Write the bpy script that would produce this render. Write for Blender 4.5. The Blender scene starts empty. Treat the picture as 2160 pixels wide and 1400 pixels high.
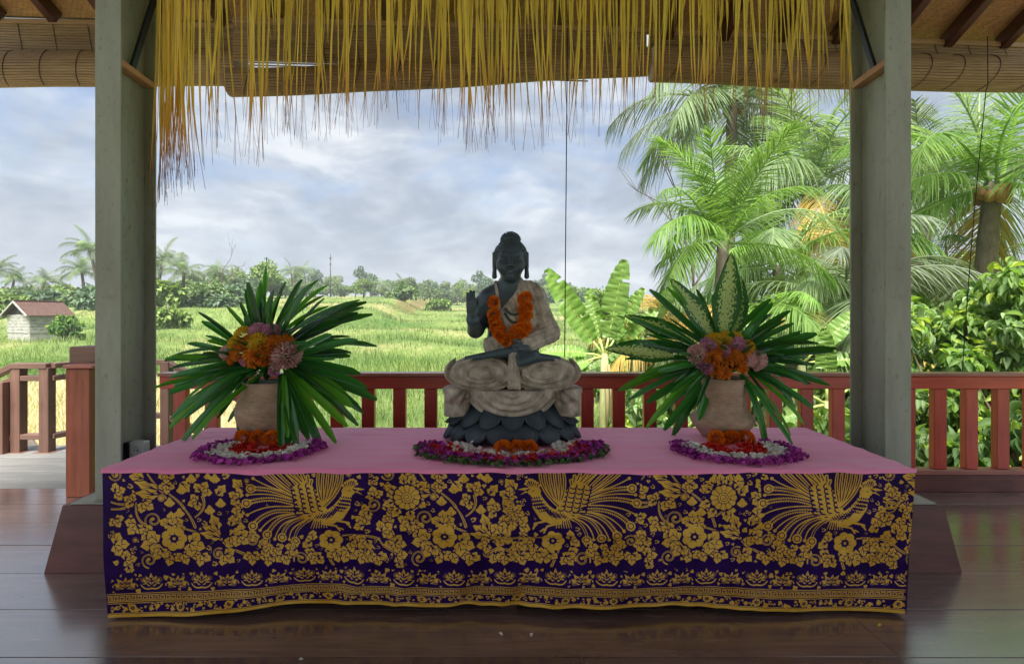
import bpy, math, random
import numpy as np
from mathutils import Vector, Matrix

R = math.radians
rng = np.random.default_rng(11)
random.seed(11)
scene = bpy.context.scene
COL = scene.collection

# ------------------------------------------------------------------ camera
FPX, CX, CY, EYE = 1100.0, 1061.0, 665.0, 1.2       # photo focal length / vanishing point in photo pixels
cam_d = bpy.data.cameras.new('camera')
cam_d.sensor_width = 36.0
cam_d.lens = FPX / 2160.0 * 36.0
cam_d.shift_x = (1080.0 - CX) / 2160.0
cam_d.shift_y = -(700.0 - CY) / 2160.0
cam_d.clip_start = 0.05
cam_d.clip_end = 3000.0
cam = bpy.data.objects.new('camera', cam_d)
cam.location = (0, 0, EYE)
cam.rotation_euler = (R(90), 0, 0)
COL.objects.link(cam)
scene.camera = cam

# ------------------------------------------------------------------ sun, sky, exposure
SUN_EL, SUN_AZ = R(60), R(190)       # azimuth measured clockwise from +Y: the sun stands behind the camera, a little left
sun_dir = Vector((math.sin(SUN_AZ) * math.cos(SUN_EL), math.cos(SUN_AZ) * math.cos(SUN_EL), math.sin(SUN_EL)))
sun_d = bpy.data.lights.new('sun', 'SUN')
sun_d.energy = 2.3
sun_d.angle = R(28.0)
sun_d.color = (1.0, 0.95, 0.86)
sun = bpy.data.objects.new('sun', sun_d)
sun.rotation_euler = sun_dir.to_track_quat('Z', 'Y').to_euler()
sun.location = (0, 0, 60)
COL.objects.link(sun)

world = bpy.data.worlds.new('World')
scene.world = world
world.use_nodes = True
wn, wl = world.node_tree.nodes, world.node_tree.links
wn.clear()
w_out = wn.new('ShaderNodeOutputWorld')
w_bg = wn.new('ShaderNodeBackground')
w_bg.inputs['Strength'].default_value = 0.10
w_sky = wn.new('ShaderNodeTexSky')
w_sky.sky_type = 'NISHITA'
w_sky.sun_disc = False
w_sky.sun_elevation = SUN_EL
w_sky.sun_rotation = SUN_AZ
w_sky.air_density = 1.0
w_sky.dust_density = 2.0
w_tc = wn.new('ShaderNodeTexCoord')
w_sep = wn.new('ShaderNodeSeparateXYZ')
wl.new(w_tc.outputs['Generated'], w_sep.inputs[0])
def wmath(op, a, b=None, c=None):
    n = wn.new('ShaderNodeMath'); n.operation = op
    for i, v in enumerate((a, b, c)):
        if v is None: continue
        if isinstance(v, (int, float)): n.inputs[i].default_value = v
        else: wl.new(v, n.inputs[i])
    return n.outputs[0]
w_z = wmath('MAXIMUM', wmath('ADD', w_sep.outputs['Z'], 0.16), 0.05)
w_cmb = wn.new('ShaderNodeCombineXYZ')
wl.new(wmath('DIVIDE', w_sep.outputs['X'], w_z), w_cmb.inputs[0])
wl.new(wmath('MULTIPLY', wmath('DIVIDE', w_sep.outputs['Y'], w_z), 1.0), w_cmb.inputs[1])
def wnoise(scale, detail, rough, off, dist=0.0):
    m = wn.new('ShaderNodeMapping'); m.inputs['Location'].default_value = off
    wl.new(w_cmb.outputs[0], m.inputs[0])
    n = wn.new('ShaderNodeTexNoise'); n.inputs['Scale'].default_value = scale
    n.inputs['Detail'].default_value = detail; n.inputs['Roughness'].default_value = rough
    n.inputs['Distortion'].default_value = dist
    wl.new(m.outputs[0], n.inputs['Vector'])
    return n.outputs['Fac']
def wramp(fac, stops):
    r = wn.new('ShaderNodeValToRGB'); wl.new(fac, r.inputs[0])
    el = r.color_ramp.elements
    el[0].position, el[0].color = stops[0][0], (*stops[0][1], 1)
    el[1].position, el[1].color = stops[-1][0], (*stops[-1][1], 1)
    for p, c in stops[1:-1]:
        e = el.new(p); e.color = (*c, 1)
    return r.outputs['Color']
# cloud cover (how much blue is hidden) and cloud brightness (grey undersides to white tops)
def wdir(scale, detail, rough, off, st, dist=0.0):
    m = wn.new('ShaderNodeMapping'); m.inputs['Location'].default_value = off; m.inputs['Scale'].default_value = st
    wl.new(w_tc.outputs['Generated'], m.inputs[0])
    n = wn.new('ShaderNodeTexNoise'); n.inputs['Scale'].default_value = scale
    n.inputs['Detail'].default_value = detail; n.inputs['Roughness'].default_value = rough; n.inputs['Distortion'].default_value = dist
    wl.new(m.outputs[0], n.inputs['Vector'])
    return n.outputs['Fac']
w_cov = wramp(wdir(2.6, 8, 0.56, (3.1, 7.3, .4), (1, 1, 2.2), .5), [(0.34, (.35, .35, .35)), (0.46, (.92, .92, .92)), (.58, (1, 1, 1))])
w_n = wmath('ADD', wmath('MULTIPLY', wdir(3.4, 9, 0.60, (1.7, 2.2, 5.0), (1, 1, 2.6), .7), .65), wmath('MULTIPLY', wdir(9.0, 8, 0.6, (6.7, 1.2, 2.0), (1, 1, 2.2), .4), .35))
w_lum = wramp(w_n, [(0.36, (.68, .79, .97)), (0.46, (.88, 1.0, 1.19)), (.54, (1.16, 1.28, 1.45)), (0.62, (1.62, 1.70, 1.80))])
w_mix = wn.new('ShaderNodeMixRGB')
wl.new(w_cov, w_mix.inputs[0])
w_blue = wn.new('ShaderNodeMixRGB'); w_blue.blend_type = 'MULTIPLY'; w_blue.inputs[0].default_value = 1.0
wl.new(w_sky.outputs[0], w_blue.inputs[1]); w_blue.inputs[2].default_value = (.30, .33, .37, 1)
wl.new(w_blue.outputs[0], w_mix.inputs[1])
wl.new(w_lum, w_mix.inputs[2])
wl.new(w_mix.outputs[0], w_bg.inputs['Color'])
wl.new(w_bg.outputs[0], w_out.inputs[0])

vs = scene.view_settings
vs.view_transform = 'Standard'
vs.look = 'None'
vs.exposure = 2.44
vs.gamma = 1.0
vs.use_curve_mapping = False
try:
    scene.cycles.max_bounces = 8
    scene.cycles.diffuse_bounces = 4
    scene.cycles.glossy_bounces = 3
    scene.cycles.transparent_max_bounces = 8
    scene.cycles.sample_clamp_indirect = 6.0
except Exception:
    pass

# ------------------------------------------------------------------ helpers
def P(px, py, d):
    """photo pixel at depth d -> world point"""
    return Vector(((px - CX) / FPX * d, d, EYE - (py - CY) / FPX * d))
def PX(px, d): return (px - CX) / FPX * d
def PZ(py, d): return EYE - (py - CY) / FPX * d

def lin(r, g, b):
    def f(c):
        c /= 255.0
        return c / 12.92 if c <= 0.04045 else ((c + 0.055) / 1.055) ** 2.4
    return (f(r), f(g), f(b))

def tag(o, label=None, cat=None, group=None, kind=None):
    if label: o['label'] = label
    if cat: o['category'] = cat
    if group: o['group'] = group
    if kind: o['kind'] = kind
    return o

def empty(name, loc=(0, 0, 0), rz=0.0):
    o = bpy.data.objects.new(name, None)
    o.empty_display_size = 0.1
    o.location = loc
    o.rotation_euler = (0, 0, rz)
    COL.objects.link(o)
    return o

def link(name, me, parent=None, loc=None, rot=None, scale=None):
    o = bpy.data.objects.new(name, me)
    COL.objects.link(o)
    if parent is not None: o.parent = parent
    if loc is not None: o.location = loc
    if rot is not None: o.rotation_euler = rot
    if scale is not None: o.scale = scale if hasattr(scale, '__len__') else (scale,) * 3
    return o

def np_mesh(name, V, F, mat=None, smooth=False, attrs=None, matidx=None):
    """V (n,3), F (m,k) all faces with k corners, or a list of faces"""
    me = bpy.data.meshes.new(name)
    V = np.asarray(V, dtype=np.float32)
    if isinstance(F, np.ndarray):
        k = F.shape[1]
        me.vertices.add(len(V)); me.vertices.foreach_set('co', V.ravel())
        me.loops.add(F.size); me.loops.foreach_set('vertex_index', F.astype(np.int32).ravel())
        me.polygons.add(len(F))
        me.polygons.foreach_set('loop_start', np.arange(0, F.size, k, dtype=np.int32))
        me.polygons.foreach_set('loop_total', np.full(len(F), k, dtype=np.int32))
        me.update(calc_edges=True)
    else:
        me.from_pydata([tuple(v) for v in V], [], F)
    if attrs:
        for an, av in attrs.items():
            av = np.asarray(av, dtype=np.float32)
            if av.ndim == 1:
                a = me.attributes.new(an, 'FLOAT', 'POINT'); a.data.foreach_set('value', av)
            else:
                a = me.attributes.new(an, 'FLOAT_VECTOR', 'POINT'); a.data.foreach_set('vector', av.ravel())
    if mat is not None:
        for m in (mat if isinstance(mat, (list, tuple)) else [mat]): me.materials.append(m)
    if matidx is not None:
        me.polygons.foreach_set('material_index', np.asarray(matidx, dtype=np.int32))
    if smooth:
        me.polygons.foreach_set('use_smooth', np.ones(len(me.polygons), dtype=bool))
    me.validate()
    return me

class MB:
    """collects boxes, tubes, lofts into one mesh"""
    def __init__(self): self.v, self.f, self.s = [], [], []
    def add(self, vs, fs, smooth=False):
        o = len(self.v)
        self.v += [tuple(v) for v in vs]
        self.f += [tuple(i + o for i in f) for f in fs]
        self.s += [smooth] * len(fs)
        return self
    def box(self, c, size, rot=None, bevel=0.0):
        sx, sy, sz = (s / 2 for s in size)
        b = min(bevel, sx * .45, sy * .45, sz * .45)
        if b <= 0:
            vs = [(x * sx, y * sy, z * sz) for z in (-1, 1) for y in (-1, 1) for x in (-1, 1)]
            fs = [(0, 2, 3, 1), (4, 5, 7, 6), (0, 1, 5, 4), (2, 6, 7, 3), (0, 4, 6, 2), (1, 3, 7, 5)]
        else:   # chamfered box: 24 vertices
            vs, ix = [], {}
            for z in (-1, 1):
                for y in (-1, 1):
                    for x in (-1, 1):
                        for a in range(3):
                            p = [x * (sx - b), y * (sy - b), z * (sz - b)]
                            p[a] = (x * sx, y * sy, z * sz)[a]
                            ix[(x, y, z, a)] = len(vs); vs.append(tuple(p))
            fs = []
            for a in range(3):
                u, w = (a + 1) % 3, (a + 2) % 3
                for s in (-1, 1):
                    q = []
                    for (i, j) in ((-1, -1), (1, -1), (1, 1), (-1, 1)):
                        k = [0, 0, 0]; k[a] = s; k[u] = i; k[w] = j
                        q.append(ix[(*k, a)])
                    fs.append(tuple(q if s > 0 else q[::-1]))
                for i in (-1, 1):
                    for j in (-1, 1):
                        k0, k1 = [0, 0, 0], [0, 0, 0]
                        k0[a], k1[a] = -1, 1
                        k0[u] = k1[u] = i; k0[w] = k1[w] = j
                        q = [ix[(*k0, u)], ix[(*k1, u)], ix[(*k1, w)], ix[(*k0, w)]]
                        fs.append(tuple(q if i * j < 0 else q[::-1]))
            for z in (-1, 1):
                for y in (-1, 1):
                    for x in (-1, 1):
                        q = [ix[(x, y, z, 0)], ix[(x, y, z, 1)], ix[(x, y, z, 2)]]
                        fs.append(tuple(q if x * y * z > 0 else q[::-1]))
        if rot is not None:
            vs = [tuple(rot @ Vector(v)) for v in vs]
        return self.add([(v[0] + c[0], v[1] + c[1], v[2] + c[2]) for v in vs], fs)
    def bar(self, a, b, w, h, bevel=0.0):
        a, b = Vector(a), Vector(b)
        d = b - a; L = d.length; d.normalize()
        up = Vector((0, 0, 1)) if abs(d.z) < .95 else Vector((0, 1, 0))
        s = d.cross(up).normalized(); u = s.cross(d)
        rot = Matrix((d, -s, u)).transposed()
        return self.box((a + b) / 2, (L, w, h), rot, bevel)
    def tube(self, pts, r, n=8, cap=True, smooth=True):
        pts = [Vector(p) for p in pts]
        m = len(pts)
        rs = r if hasattr(r, '__len__') else [r] * m
        vs, fs = [], []
        ref = None
        for i, p in enumerate(pts):
            t = (pts[min(i + 1, m - 1)] - pts[max(i - 1, 0)]).normalized()
            if ref is None:
                ref = t.cross(Vector((0, 0, 1)) if abs(t.z) < .9 else Vector((1, 0, 0))).normalized()
            ref = (ref - t * ref.dot(t)).normalized()
            b = t.cross(ref)
            for k in range(n):
                a = 2 * math.pi * k / n
                vs.append(p + (ref * math.cos(a) + b * math.sin(a)) * rs[i])
        for i in range(m - 1):
            for k in range(n):
                k2 = (k + 1) % n
                fs.append((i * n + k, i * n + k2, (i + 1) * n + k2, (i + 1) * n + k))
        if cap:
            fs.append(tuple(range(n))[::-1]); fs.append(tuple((m - 1) * n + k for k in range(n)))
        return self.add(vs, fs, smooth)
    def lathe(self, prof, n=32, c=(0, 0, 0), wob=None):
        vs, fs = [], []
        for j, (r, z) in enumerate(prof):
            for k in range(n):
                a = 2 * math.pi * k / n
                rr = r * (1 + (wob(a, z) if wob else 0))
                vs.append((c[0] + rr * math.cos(a), c[1] + rr * math.sin(a), c[2] + z))
        for j in range(len(prof) - 1):
            for k in range(n):
                k2 = (k + 1) % n
                fs.append((j * n + k, j * n + k2, (j + 1) * n + k2, (j + 1) * n + k))
        return self.add(vs, fs, True)
    def extrude_x(self, prof, x0, x1, closed=True, smooth=False, z_of=None, seg=1):
        """profile of (y,z) swept along x in seg steps; z_of(x) shifts it"""
        n = len(prof); vs, fs = [], []
        for s in range(seg + 1):
            x = x0 + (x1 - x0) * s / seg
            dz = z_of(x) if z_of else 0
            vs += [(x, y, z + dz) for y, z in prof]
        kk = n if closed else n - 1
        for s in range(seg):
            for i in range(kk):
                j = (i + 1) % n
                fs.append((s * n + i, (s + 1) * n + i, (s + 1) * n + j, s * n + j))
        self.add(vs, fs, smooth)
        if closed and n < 60:
            o = len(self.v) - len(vs)
            self.f.append(tuple(o + i for i in range(n))); self.s.append(False)
            self.f.append(tuple(o + seg * n + i for i in range(n))[::-1]); self.s.append(False)
        return self
    def mesh(self, name, mat):
        me = bpy.data.meshes.new(name)
        me.from_pydata(self.v, [], self.f)
        me.polygons.foreach_set('use_smooth', self.s)
        if mat is not None: me.materials.append(mat)
        me.update()
        return me
    def build(self, name, mat, parent=None, loc=None, rot=None):
        return link(name, self.mesh(name, mat), parent, loc, rot)

def scatter(tv, tf, Pn, X, Y, Z):
    """copies a template (k,3)/(m,3 tris) into frames; returns V, F"""
    n, k = len(Pn), len(tv)
    V = (Pn[:, None, :] + tv[None, :, 0:1] * X[:, None, :] + tv[None, :, 1:2] * Y[:, None, :]
         + tv[None, :, 2:3] * Z[:, None, :]).reshape(-1, 3)
    F = (tf[None, :, :] + (np.arange(n) * k)[:, None, None]).reshape(-1, tf.shape[1])
    return V, F

def frames(D, U):
    """unit x along D, y sideways, z close to U"""
    D = D / np.linalg.norm(D, axis=1, keepdims=True)
    S = np.cross(U, D); S /= np.linalg.norm(S, axis=1, keepdims=True) + 1e-9
    N = np.cross(D, S)
    return D, S, N

def blade_template(seg=4, prof=None, bend=0.0, fold=0.0):
    """strip along +x from 0 to 1; half width prof(t); drops in z by bend*t^2; fold raises the edges"""
    ts = np.linspace(0, 1, seg + 1)
    v, f = [], []
    for i, t in enumerate(ts):
        w = prof(t)
        z = -bend * t * t
        if fold:
            v += [(t, -w, z + fold * w), (t, 0, z), (t, w, z + fold * w)]
        else:
            v += [(t, -w, z), (t, w, z)]
    k = 3 if fold else 2
    for i in range(seg):
        for j in range(k - 1):
            a, b, c, d = i * k + j, i * k + j + 1, (i + 1) * k + j + 1, (i + 1) * k + j
            f += [(a, c, b), (a, d, c)] if False else [(a, d, c), (a, c, b)]
    return np.array(v, dtype=float), np.array(f, dtype=int)[:, ::-1]

# ------------------------------------------------------------------ materials
def new_mat(name):
    m = bpy.data.materials.new(name)
    m.use_nodes = True
    nt = m.node_tree
    nt.nodes.clear()
    out = nt.nodes.new('ShaderNodeOutputMaterial')
    b = nt.nodes.new('ShaderNodeBsdfPrincipled')
    nt.links.new(b.outputs[0], out.inputs['Surface'])
    return m, nt, b, out

def node(nt, typ, **kw):
    n = nt.nodes.new(typ)
    for k, v in kw.items():
        if k in n.inputs: 
            n.inputs[k].default_value = v
        else: setattr(n, k, v)
    return n

def mixrgb(nt, fac, a, b, blend='MIX'):
    n = nt.nodes.new('ShaderNodeMixRGB'); n.blend_type = blend
    for i, v in enumerate((fac, a, b)):
        if isinstance(v, (int, float)): n.inputs[i].default_value = v
        elif isinstance(v, tuple): n.inputs[i].default_value = (*v, 1) if len(v) == 3 else v
        else: nt.links.new(v, n.inputs[i])
    return n.outputs[0]

def nmath(nt, op, a, b=None, clamp=False):
    n = nt.nodes.new('ShaderNodeMath'); n.operation = op; n.use_clamp = clamp
    for i, v in enumerate((a, b)):
        if v is None: continue
        if isinstance(v, (int, float)): n.inputs[i].default_value = v
        else: nt.links.new(v, n.inputs[i])
    return n.outputs[0]

def nnoise(nt, scale, detail=4, rough=.55, vec=None, stretch=None, dist=0.0, coord='Object'):
    tc = nt.nodes.new('ShaderNodeTexCoord')
    src = tc.outputs[coord] if vec is None else vec
    if stretch:
        mp = nt.nodes.new('ShaderNodeMapping'); mp.inputs['Scale'].default_value = stretch
        nt.links.new(src, mp.inputs[0]); src = mp.outputs[0]
    n = nt.nodes.new('ShaderNodeTexNoise')
    n.inputs['Scale'].default_value = scale; n.inputs['Detail'].default_value = detail
    n.inputs['Roughness'].default_value = rough; n.inputs['Distortion'].default_value = dist
    nt.links.new(src, n.inputs['Vector'])
    return n.outputs['Fac']

def ramp(nt, fac, stops):
    r = nt.nodes.new('ShaderNodeValToRGB'); nt.links.new(fac, r.inputs[0])
    el = r.color_ramp.elements
    el[0].position, el[0].color = stops[0][0], (*stops[0][1], 1)
    el[1].position, el[1].color = stops[-1][0], (*stops[-1][1], 1)
    for p, c in stops[1:-1]:
        e = el.new(p); e.color = (*c, 1)
    return r.outputs['Color']

def bump(nt, b, height, strength=.3, dist=.01):
    n = nt.nodes.new('ShaderNodeBump'); n.inputs['Strength'].default_value = strength
    n.inputs['Distance'].default_value = dist
    nt.links.new(height, n.inputs['Height']); nt.links.new(n.outputs[0], b.inputs['Normal'])

def mul(c, k): return tuple(min(1.0, x * k) for x in c)

def M(name, col, rough=.6, var=.2, scale=10, stretch=None, bmp=0.0, bscale=None, spec=.5, metal=0.0, col2=None, objrand=0.0, coat=0.0):
    m, nt, b, out = new_mat(name)
    n = nnoise(nt, scale, 6, .6, stretch=stretch)
    c = ramp(nt, n, [(.3, mul(col, 1 - var)), (.7, col2 if col2 else mul(col, 1 + var))])
    if objrand:
        oi = nt.nodes.new('ShaderNodeObjectInfo')
        v = nmath(nt, 'ADD', nmath(nt, 'MULTIPLY', oi.outputs['Random'], 2 * objrand), 1 - objrand)
        c = mixrgb(nt, 1.0, c, v, 'MULTIPLY')
    nt.links.new(c, b.inputs['Base Color'])
    b.inputs['Roughness'].default_value = rough
    b.inputs['Metallic'].default_value = metal
    b.inputs['Specular IOR Level'].default_value = spec
    if coat:
        b.inputs['Coat Weight'].default_value = coat; b.inputs['Coat Roughness'].default_value = .12
    if bmp:
        bn = nnoise(nt, bscale or scale * 3, 5, .6, stretch=stretch)
        bump(nt, b, bn, bmp, .01)
    return m

def leaf_mat(name, dark, light, rough=.45, trans=.35, tcol=None, attr='rnd', objrand=.0, spec=.5, patch=0.0):
    """foliage: colour varies leaf by leaf (attribute) and object by object; part of the light passes through"""
    m, nt, b, out = new_mat(name)
    at = nt.nodes.new('ShaderNodeAttribute'); at.attribute_name = attr
    fac = at.outputs['Fac']
    if patch:
        geo = nt.nodes.new('ShaderNodeNewGeometry')
        nz = nnoise(nt, patch, 3, .5, vec=geo.outputs['Position'])
        nz = nmath(nt, 'MULTIPLY', nmath(nt, 'SUBTRACT', nz, .5), 2.4)
        fac = nmath(nt, 'ADD', nmath(nt, 'MULTIPLY', fac, .6), nmath(nt, 'ADD', nz, .2), True)
    c = mixrgb(nt, fac, dark, light)
    if objrand:
        oi = nt.nodes.new('ShaderNodeObjectInfo')
        v = nmath(nt, 'ADD', nmath(nt, 'MULTIPLY', oi.outputs['Random'], 2 * objrand), 1 - objrand)
        c = mixrgb(nt, 1.0, c, v, 'MULTIPLY')
    nt.links.new(c, b.inputs['Base Color'])
    b.inputs['Roughness'].default_value = rough
    b.inputs['Specular IOR Level'].default_value = spec
    if trans:
        tr = nt.nodes.new('ShaderNodeBsdfTranslucent')
        tc = mixrgb(nt, 1.0, c, tcol or (1.25, 1.35, .6), 'MULTIPLY')
        nt.links.new(tc, tr.inputs['Color'])
        mx = nt.nodes.new('ShaderNodeMixShader'); mx.inputs[0].default_value = trans
        nt.links.new(b.outputs[0], mx.inputs[1]); nt.links.new(tr.outputs[0], mx.inputs[2])
        nt.links.new(mx.outputs[0], out.inputs['Surface'])
    return m

def wood_mat(name, col, col2, rough=.4, grain=(1, 14, 14), scale=3.0, bmp=.15, coat=0.0, objrand=.15, spec=.5, cior=1.5):
    m, nt, b, out = new_mat(name)
    n = nnoise(nt, scale, 8, .65, stretch=grain, dist=.4)
    n2 = nnoise(nt, scale * .6, 3, .5, stretch=(1, 2, 2))
    f = nmath(nt, 'ADD', nmath(nt, 'MULTIPLY', n, .7), nmath(nt, 'MULTIPLY', n2, .3))
    c = ramp(nt, f, [(.32, col), (.68, col2)])
    oi = nt.nodes.new('ShaderNodeObjectInfo')
    v = nmath(nt, 'ADD', nmath(nt, 'MULTIPLY', oi.outputs['Random'], 2 * objrand), 1 - objrand)
    c = mixrgb(nt, 1.0, c, v, 'MULTIPLY')
    nt.links.new(c, b.inputs['Base Color'])
    r = nmath(nt, 'ADD', nmath(nt, 'MULTIPLY', n2, .25), rough - .12)
    nt.links.new(r, b.inputs['Roughness'])
    b.inputs['Specular IOR Level'].default_value = spec
    if coat:
        b.inputs['Coat Weight'].default_value = coat; b.inputs['Coat Roughness'].default_value = .2
        b.inputs['Coat IOR'].default_value = cior
    bump(nt, b, n, bmp, .004)
    return m
# ================================================================== ground
def sstep(a, b, t):
    t = np.clip((t - a) / (b - a), 0, 1)
    return t * t * (3 - 2 * t)

def ground(x, y):
    """height of the land: flat paddy below the deck, then rice terraces climbing away"""
    x = np.asarray(x, dtype=float); y = np.asarray(y, dtype=float)
    t = y + 2.2 * np.sin(x * .09 + 1.0) + 1.1 * np.sin(x * .23 + y * .04)
    z = -0.95 + 0 * x
    for a, dz, w in ((20, .30, .8), (26.5, .32, .8), (36, .45, 1.0), (46, .45, 1.2), (58, .55, 1.5), (74, .65, 2), (95, .8, 3), (120, 1.0, 5), (150, 1.4, 8), (190, 2.0, 20)):
        z = z + dz * sstep(a - w, a + w, t)
    # the steep grassy bank on the left
    b = sstep(-8, -13, x + .1 * (y - 40)) * sstep(38, 43, y + .25 * x + 4 * np.sin(x * .12))
    z = z + 1.35 * b + .6 * b * sstep(55, 80, y)
    # wooded ground on the right rises a little
    z = z + .5 * sstep(4, 12, x - .2 * (y - 8)) * sstep(6, 14, y)
    z = z + .05 * np.sin(x * 1.3 + y * .7) * sstep(5, 10, y)
    z = z + 6.0 * sstep(220, 600, y)
    return z

def gz(x, y): return float(ground(x, y))

_u = np.linspace(-1, 1, 221)
xs = 700 * np.sinh(5.2 * _u) / np.sinh(5.2)
_v = np.linspace(-.55, 1, 300)
ys = 8 + 900 * np.sinh(5.6 * _v) / np.sinh(5.6)
GX, GY = np.meshgrid(xs, ys)
GZ = ground(GX, GY)
V = np.stack([GX, GY, GZ], -1).reshape(-1, 3)
nx, ny = len(xs), len(ys)
ii = (np.arange(ny - 1)[:, None] * nx + np.arange(nx - 1)[None, :]).ravel()
F = np.stack([ii, ii + 1, ii + nx + 1, ii + nx], -1)
gm, nt, b, out = new_mat('rice_field_ground')
geo = nt.nodes.new('ShaderNodeNewGeometry')
n1 = nnoise(nt, .10, 5, .55, vec=geo.outputs['Position'])
n2 = nnoise(nt, 1.7, 6, .65, vec=geo.outputs['Position'])
c1 = ramp(nt, n1, [(.36, lin(84, 110, 60)), (.5, lin(122, 138, 82)), (.62, lin(156, 150, 110))])
c2 = ramp(nt, n2, [(.3, (.55, .6, .5)), (.7, (1.05, 1.05, 1.0))])
sep = nt.nodes.new('ShaderNodeSeparateXYZ'); nt.links.new(geo.outputs['Normal'], sep.inputs[0])
stp = nmath(nt, 'MULTIPLY', nmath(nt, 'SUBTRACT', .985, sep.outputs['Z']), 14.0, True)
sepp = nt.nodes.new('ShaderNodeSeparateXYZ'); nt.links.new(geo.outputs['Position'], sepp.inputs[0])
farf = nmath(nt, 'MULTIPLY', nmath(nt, 'SUBTRACT', sepp.outputs['Y'], 55.0), .05, True)
c1 = mixrgb(nt, nmath(nt, 'MULTIPLY', nmath(nt, 'MULTIPLY', stp, .75), farf), c1, lin(122, 104, 70))
nt.links.new(mixrgb(nt, 1.0, c1, c2, 'MULTIPLY'), b.inputs['Base Color'])
b.inputs['Roughness'].default_value = .9
b.inputs['Specular IOR Level'].default_value = .1
bump(nt, b, n2, .8, .08)
tag(link('ground', np_mesh('ground', V, F, gm, True)), kind='structure')

# grass / rice standing on it: blades thin out with distance
def grass(n, dmin, dmax, name, mat, h0, h1, wk, lo=-1.12, hi=1.02, mask=None, label=None):
    d = dmin * (dmax / dmin) ** rng.random(n)
    x = d * rng.uniform(lo, hi, n)
    keep = np.ones(n, bool) if mask is None else mask(x, d)
    x, d = x[keep], d[keep]; n = len(x)
    z = ground(x, d) - .02
    # tall and short patches
    pat = .5 + .5 * np.sin(x * .35 + 1.3 * np.sin(d * .21)) * np.sin(d * .33 + np.sin(x * .17))
    L = (h0 + (h1 - h0) * rng.random(n)) * (.6 + .7 * pat)
    a = rng.uniform(0, 2 * np.pi, n)
    lean = rng.uniform(.1, .6, n)
    D = np.stack([np.cos(a) * lean, np.sin(a) * lean, np.ones(n)], -1)
    U = np.stack([np.cos(a), np.sin(a), -.2 * np.ones(n)], -1)
    X, S, N = frames(D, U)
    tv, tf = blade_template(3, lambda t: (1 - t) ** .7 + .02, bend=.35)
    tv[:, 2] *= -1
    W = wk * (.6 + d / 14.0) * rng.uniform(.7, 1.3, n)
    V, F = scatter(tv, tf, np.stack([x, d, z], -1), X * L[:, None], S * W[:, None], N * L[:, None])
    me = np_mesh(name, V, F, mat, False, {'rnd': np.repeat(np.clip(rng.normal(.5, .22, n), 0, 1), len(tv))})
    return tag(link(name, me), label, 'grass', kind='stuff')
m_grass = leaf_mat('rice_grass', lin(74, 104, 54), lin(144, 160, 102), .55, .4, patch=.22, spec=.25)
m_straw = leaf_mat('dry_straw', lin(168, 156, 116), lin(222, 212, 176), .7, .3, spec=.2)
m_dkgrass = leaf_mat('bank_grass', lin(62, 100, 46), lin(126, 154, 82), .55, .4, patch=.5, spec=.25)
grass(90000, 8.0, 95, 'rice_grass', m_grass, .22, .5, .0055, mask=lambda x, d: (x < .12 * d + 3.5) & ((x > -.62 * d) | (d > 11)), label='yellow green rice and grass covering the terraced paddies')
grass(52000, 4.7, 15, 'dry_straw', m_straw, .35, .8, .006, lo=-1.25, hi=-.45, label='pale dry straw standing beside the entrance steps')
grass(42000, 17.5, 50, 'bank_grass', m_dkgrass, .4, .8, .0055, mask=lambda x, d: ((np.abs(((d + 2.2 * np.sin(x * .09 + 1.0) + 1.1 * np.sin(x * .23 + d * .04))) - 19.6) < 1.3) | ((np.abs(d + .25 * x + 4 * np.sin(x * .12) - 40.5) < 2.5) & (x < -9)) | (rng.random(len(x)) < .06)) & (x < .1 * d + 2), label='tall darker grass growing along the terrace banks')

# ================================================================== floor
m_floor = wood_mat('varnished_floor', lin(80, 58, 50), lin(136, 112, 104), .27, (1.2, 16, 16), 2.2, .12, coat=1.0, objrand=.2, spec=.7, cior=2.6)
m_sub = M('floor_under', lin(40, 28, 22), .8)
fl = tag(MB().box((0, .1, -.10), (13.0, 7.5, .1)).build('floor', m_sub), kind='structure')
FLOOR_BACK = 3.62
wp = .298
rows = [FLOOR_BACK - wp * (i + .5) for i in range(23)]
plank_meshes = {}
for i, y in enumerate(rows):
    cuts = [-6.4, random.uniform(-4.2, -2.6), random.uniform(.2, 1.4), random.uniform(3.2, 5.0), 6.4]
    for a, c in zip(cuts[:-1], cuts[1:]):
        L = round(c - a, 2)
        if L not in plank_meshes:
            plank_meshes[L] = MB().box((0, 0, 0), (L - .004, wp - .005, .05), None, .0006).mesh('plank', m_floor)
        link('plank', plank_meshes[L], fl, ((a + c) / 2, y, -.025 + random.uniform(-.0012, .0012)))
# edge strip on the left where the inside floor ends, then the pale landing outside
m_land = wood_mat('weathered_deck', lin(104, 104, 102), lin(140, 140, 138), .5, (1.5, 12, 12), 2.5, .2, objrand=.06)
land = tag(MB().box((-5.1, 4.24, -.11), (4.7, 1.24, .1)).build('landing', m_sub), kind='structure')
lp = MB().box((0, 0, 0), (4.7, .2, .05), None, .003).mesh('plank', m_land)
for i in range(6):
    link('plank', lp, land, (-5.1, 3.725 + i * .205, -.03 - .001 * (i % 2)))

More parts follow.
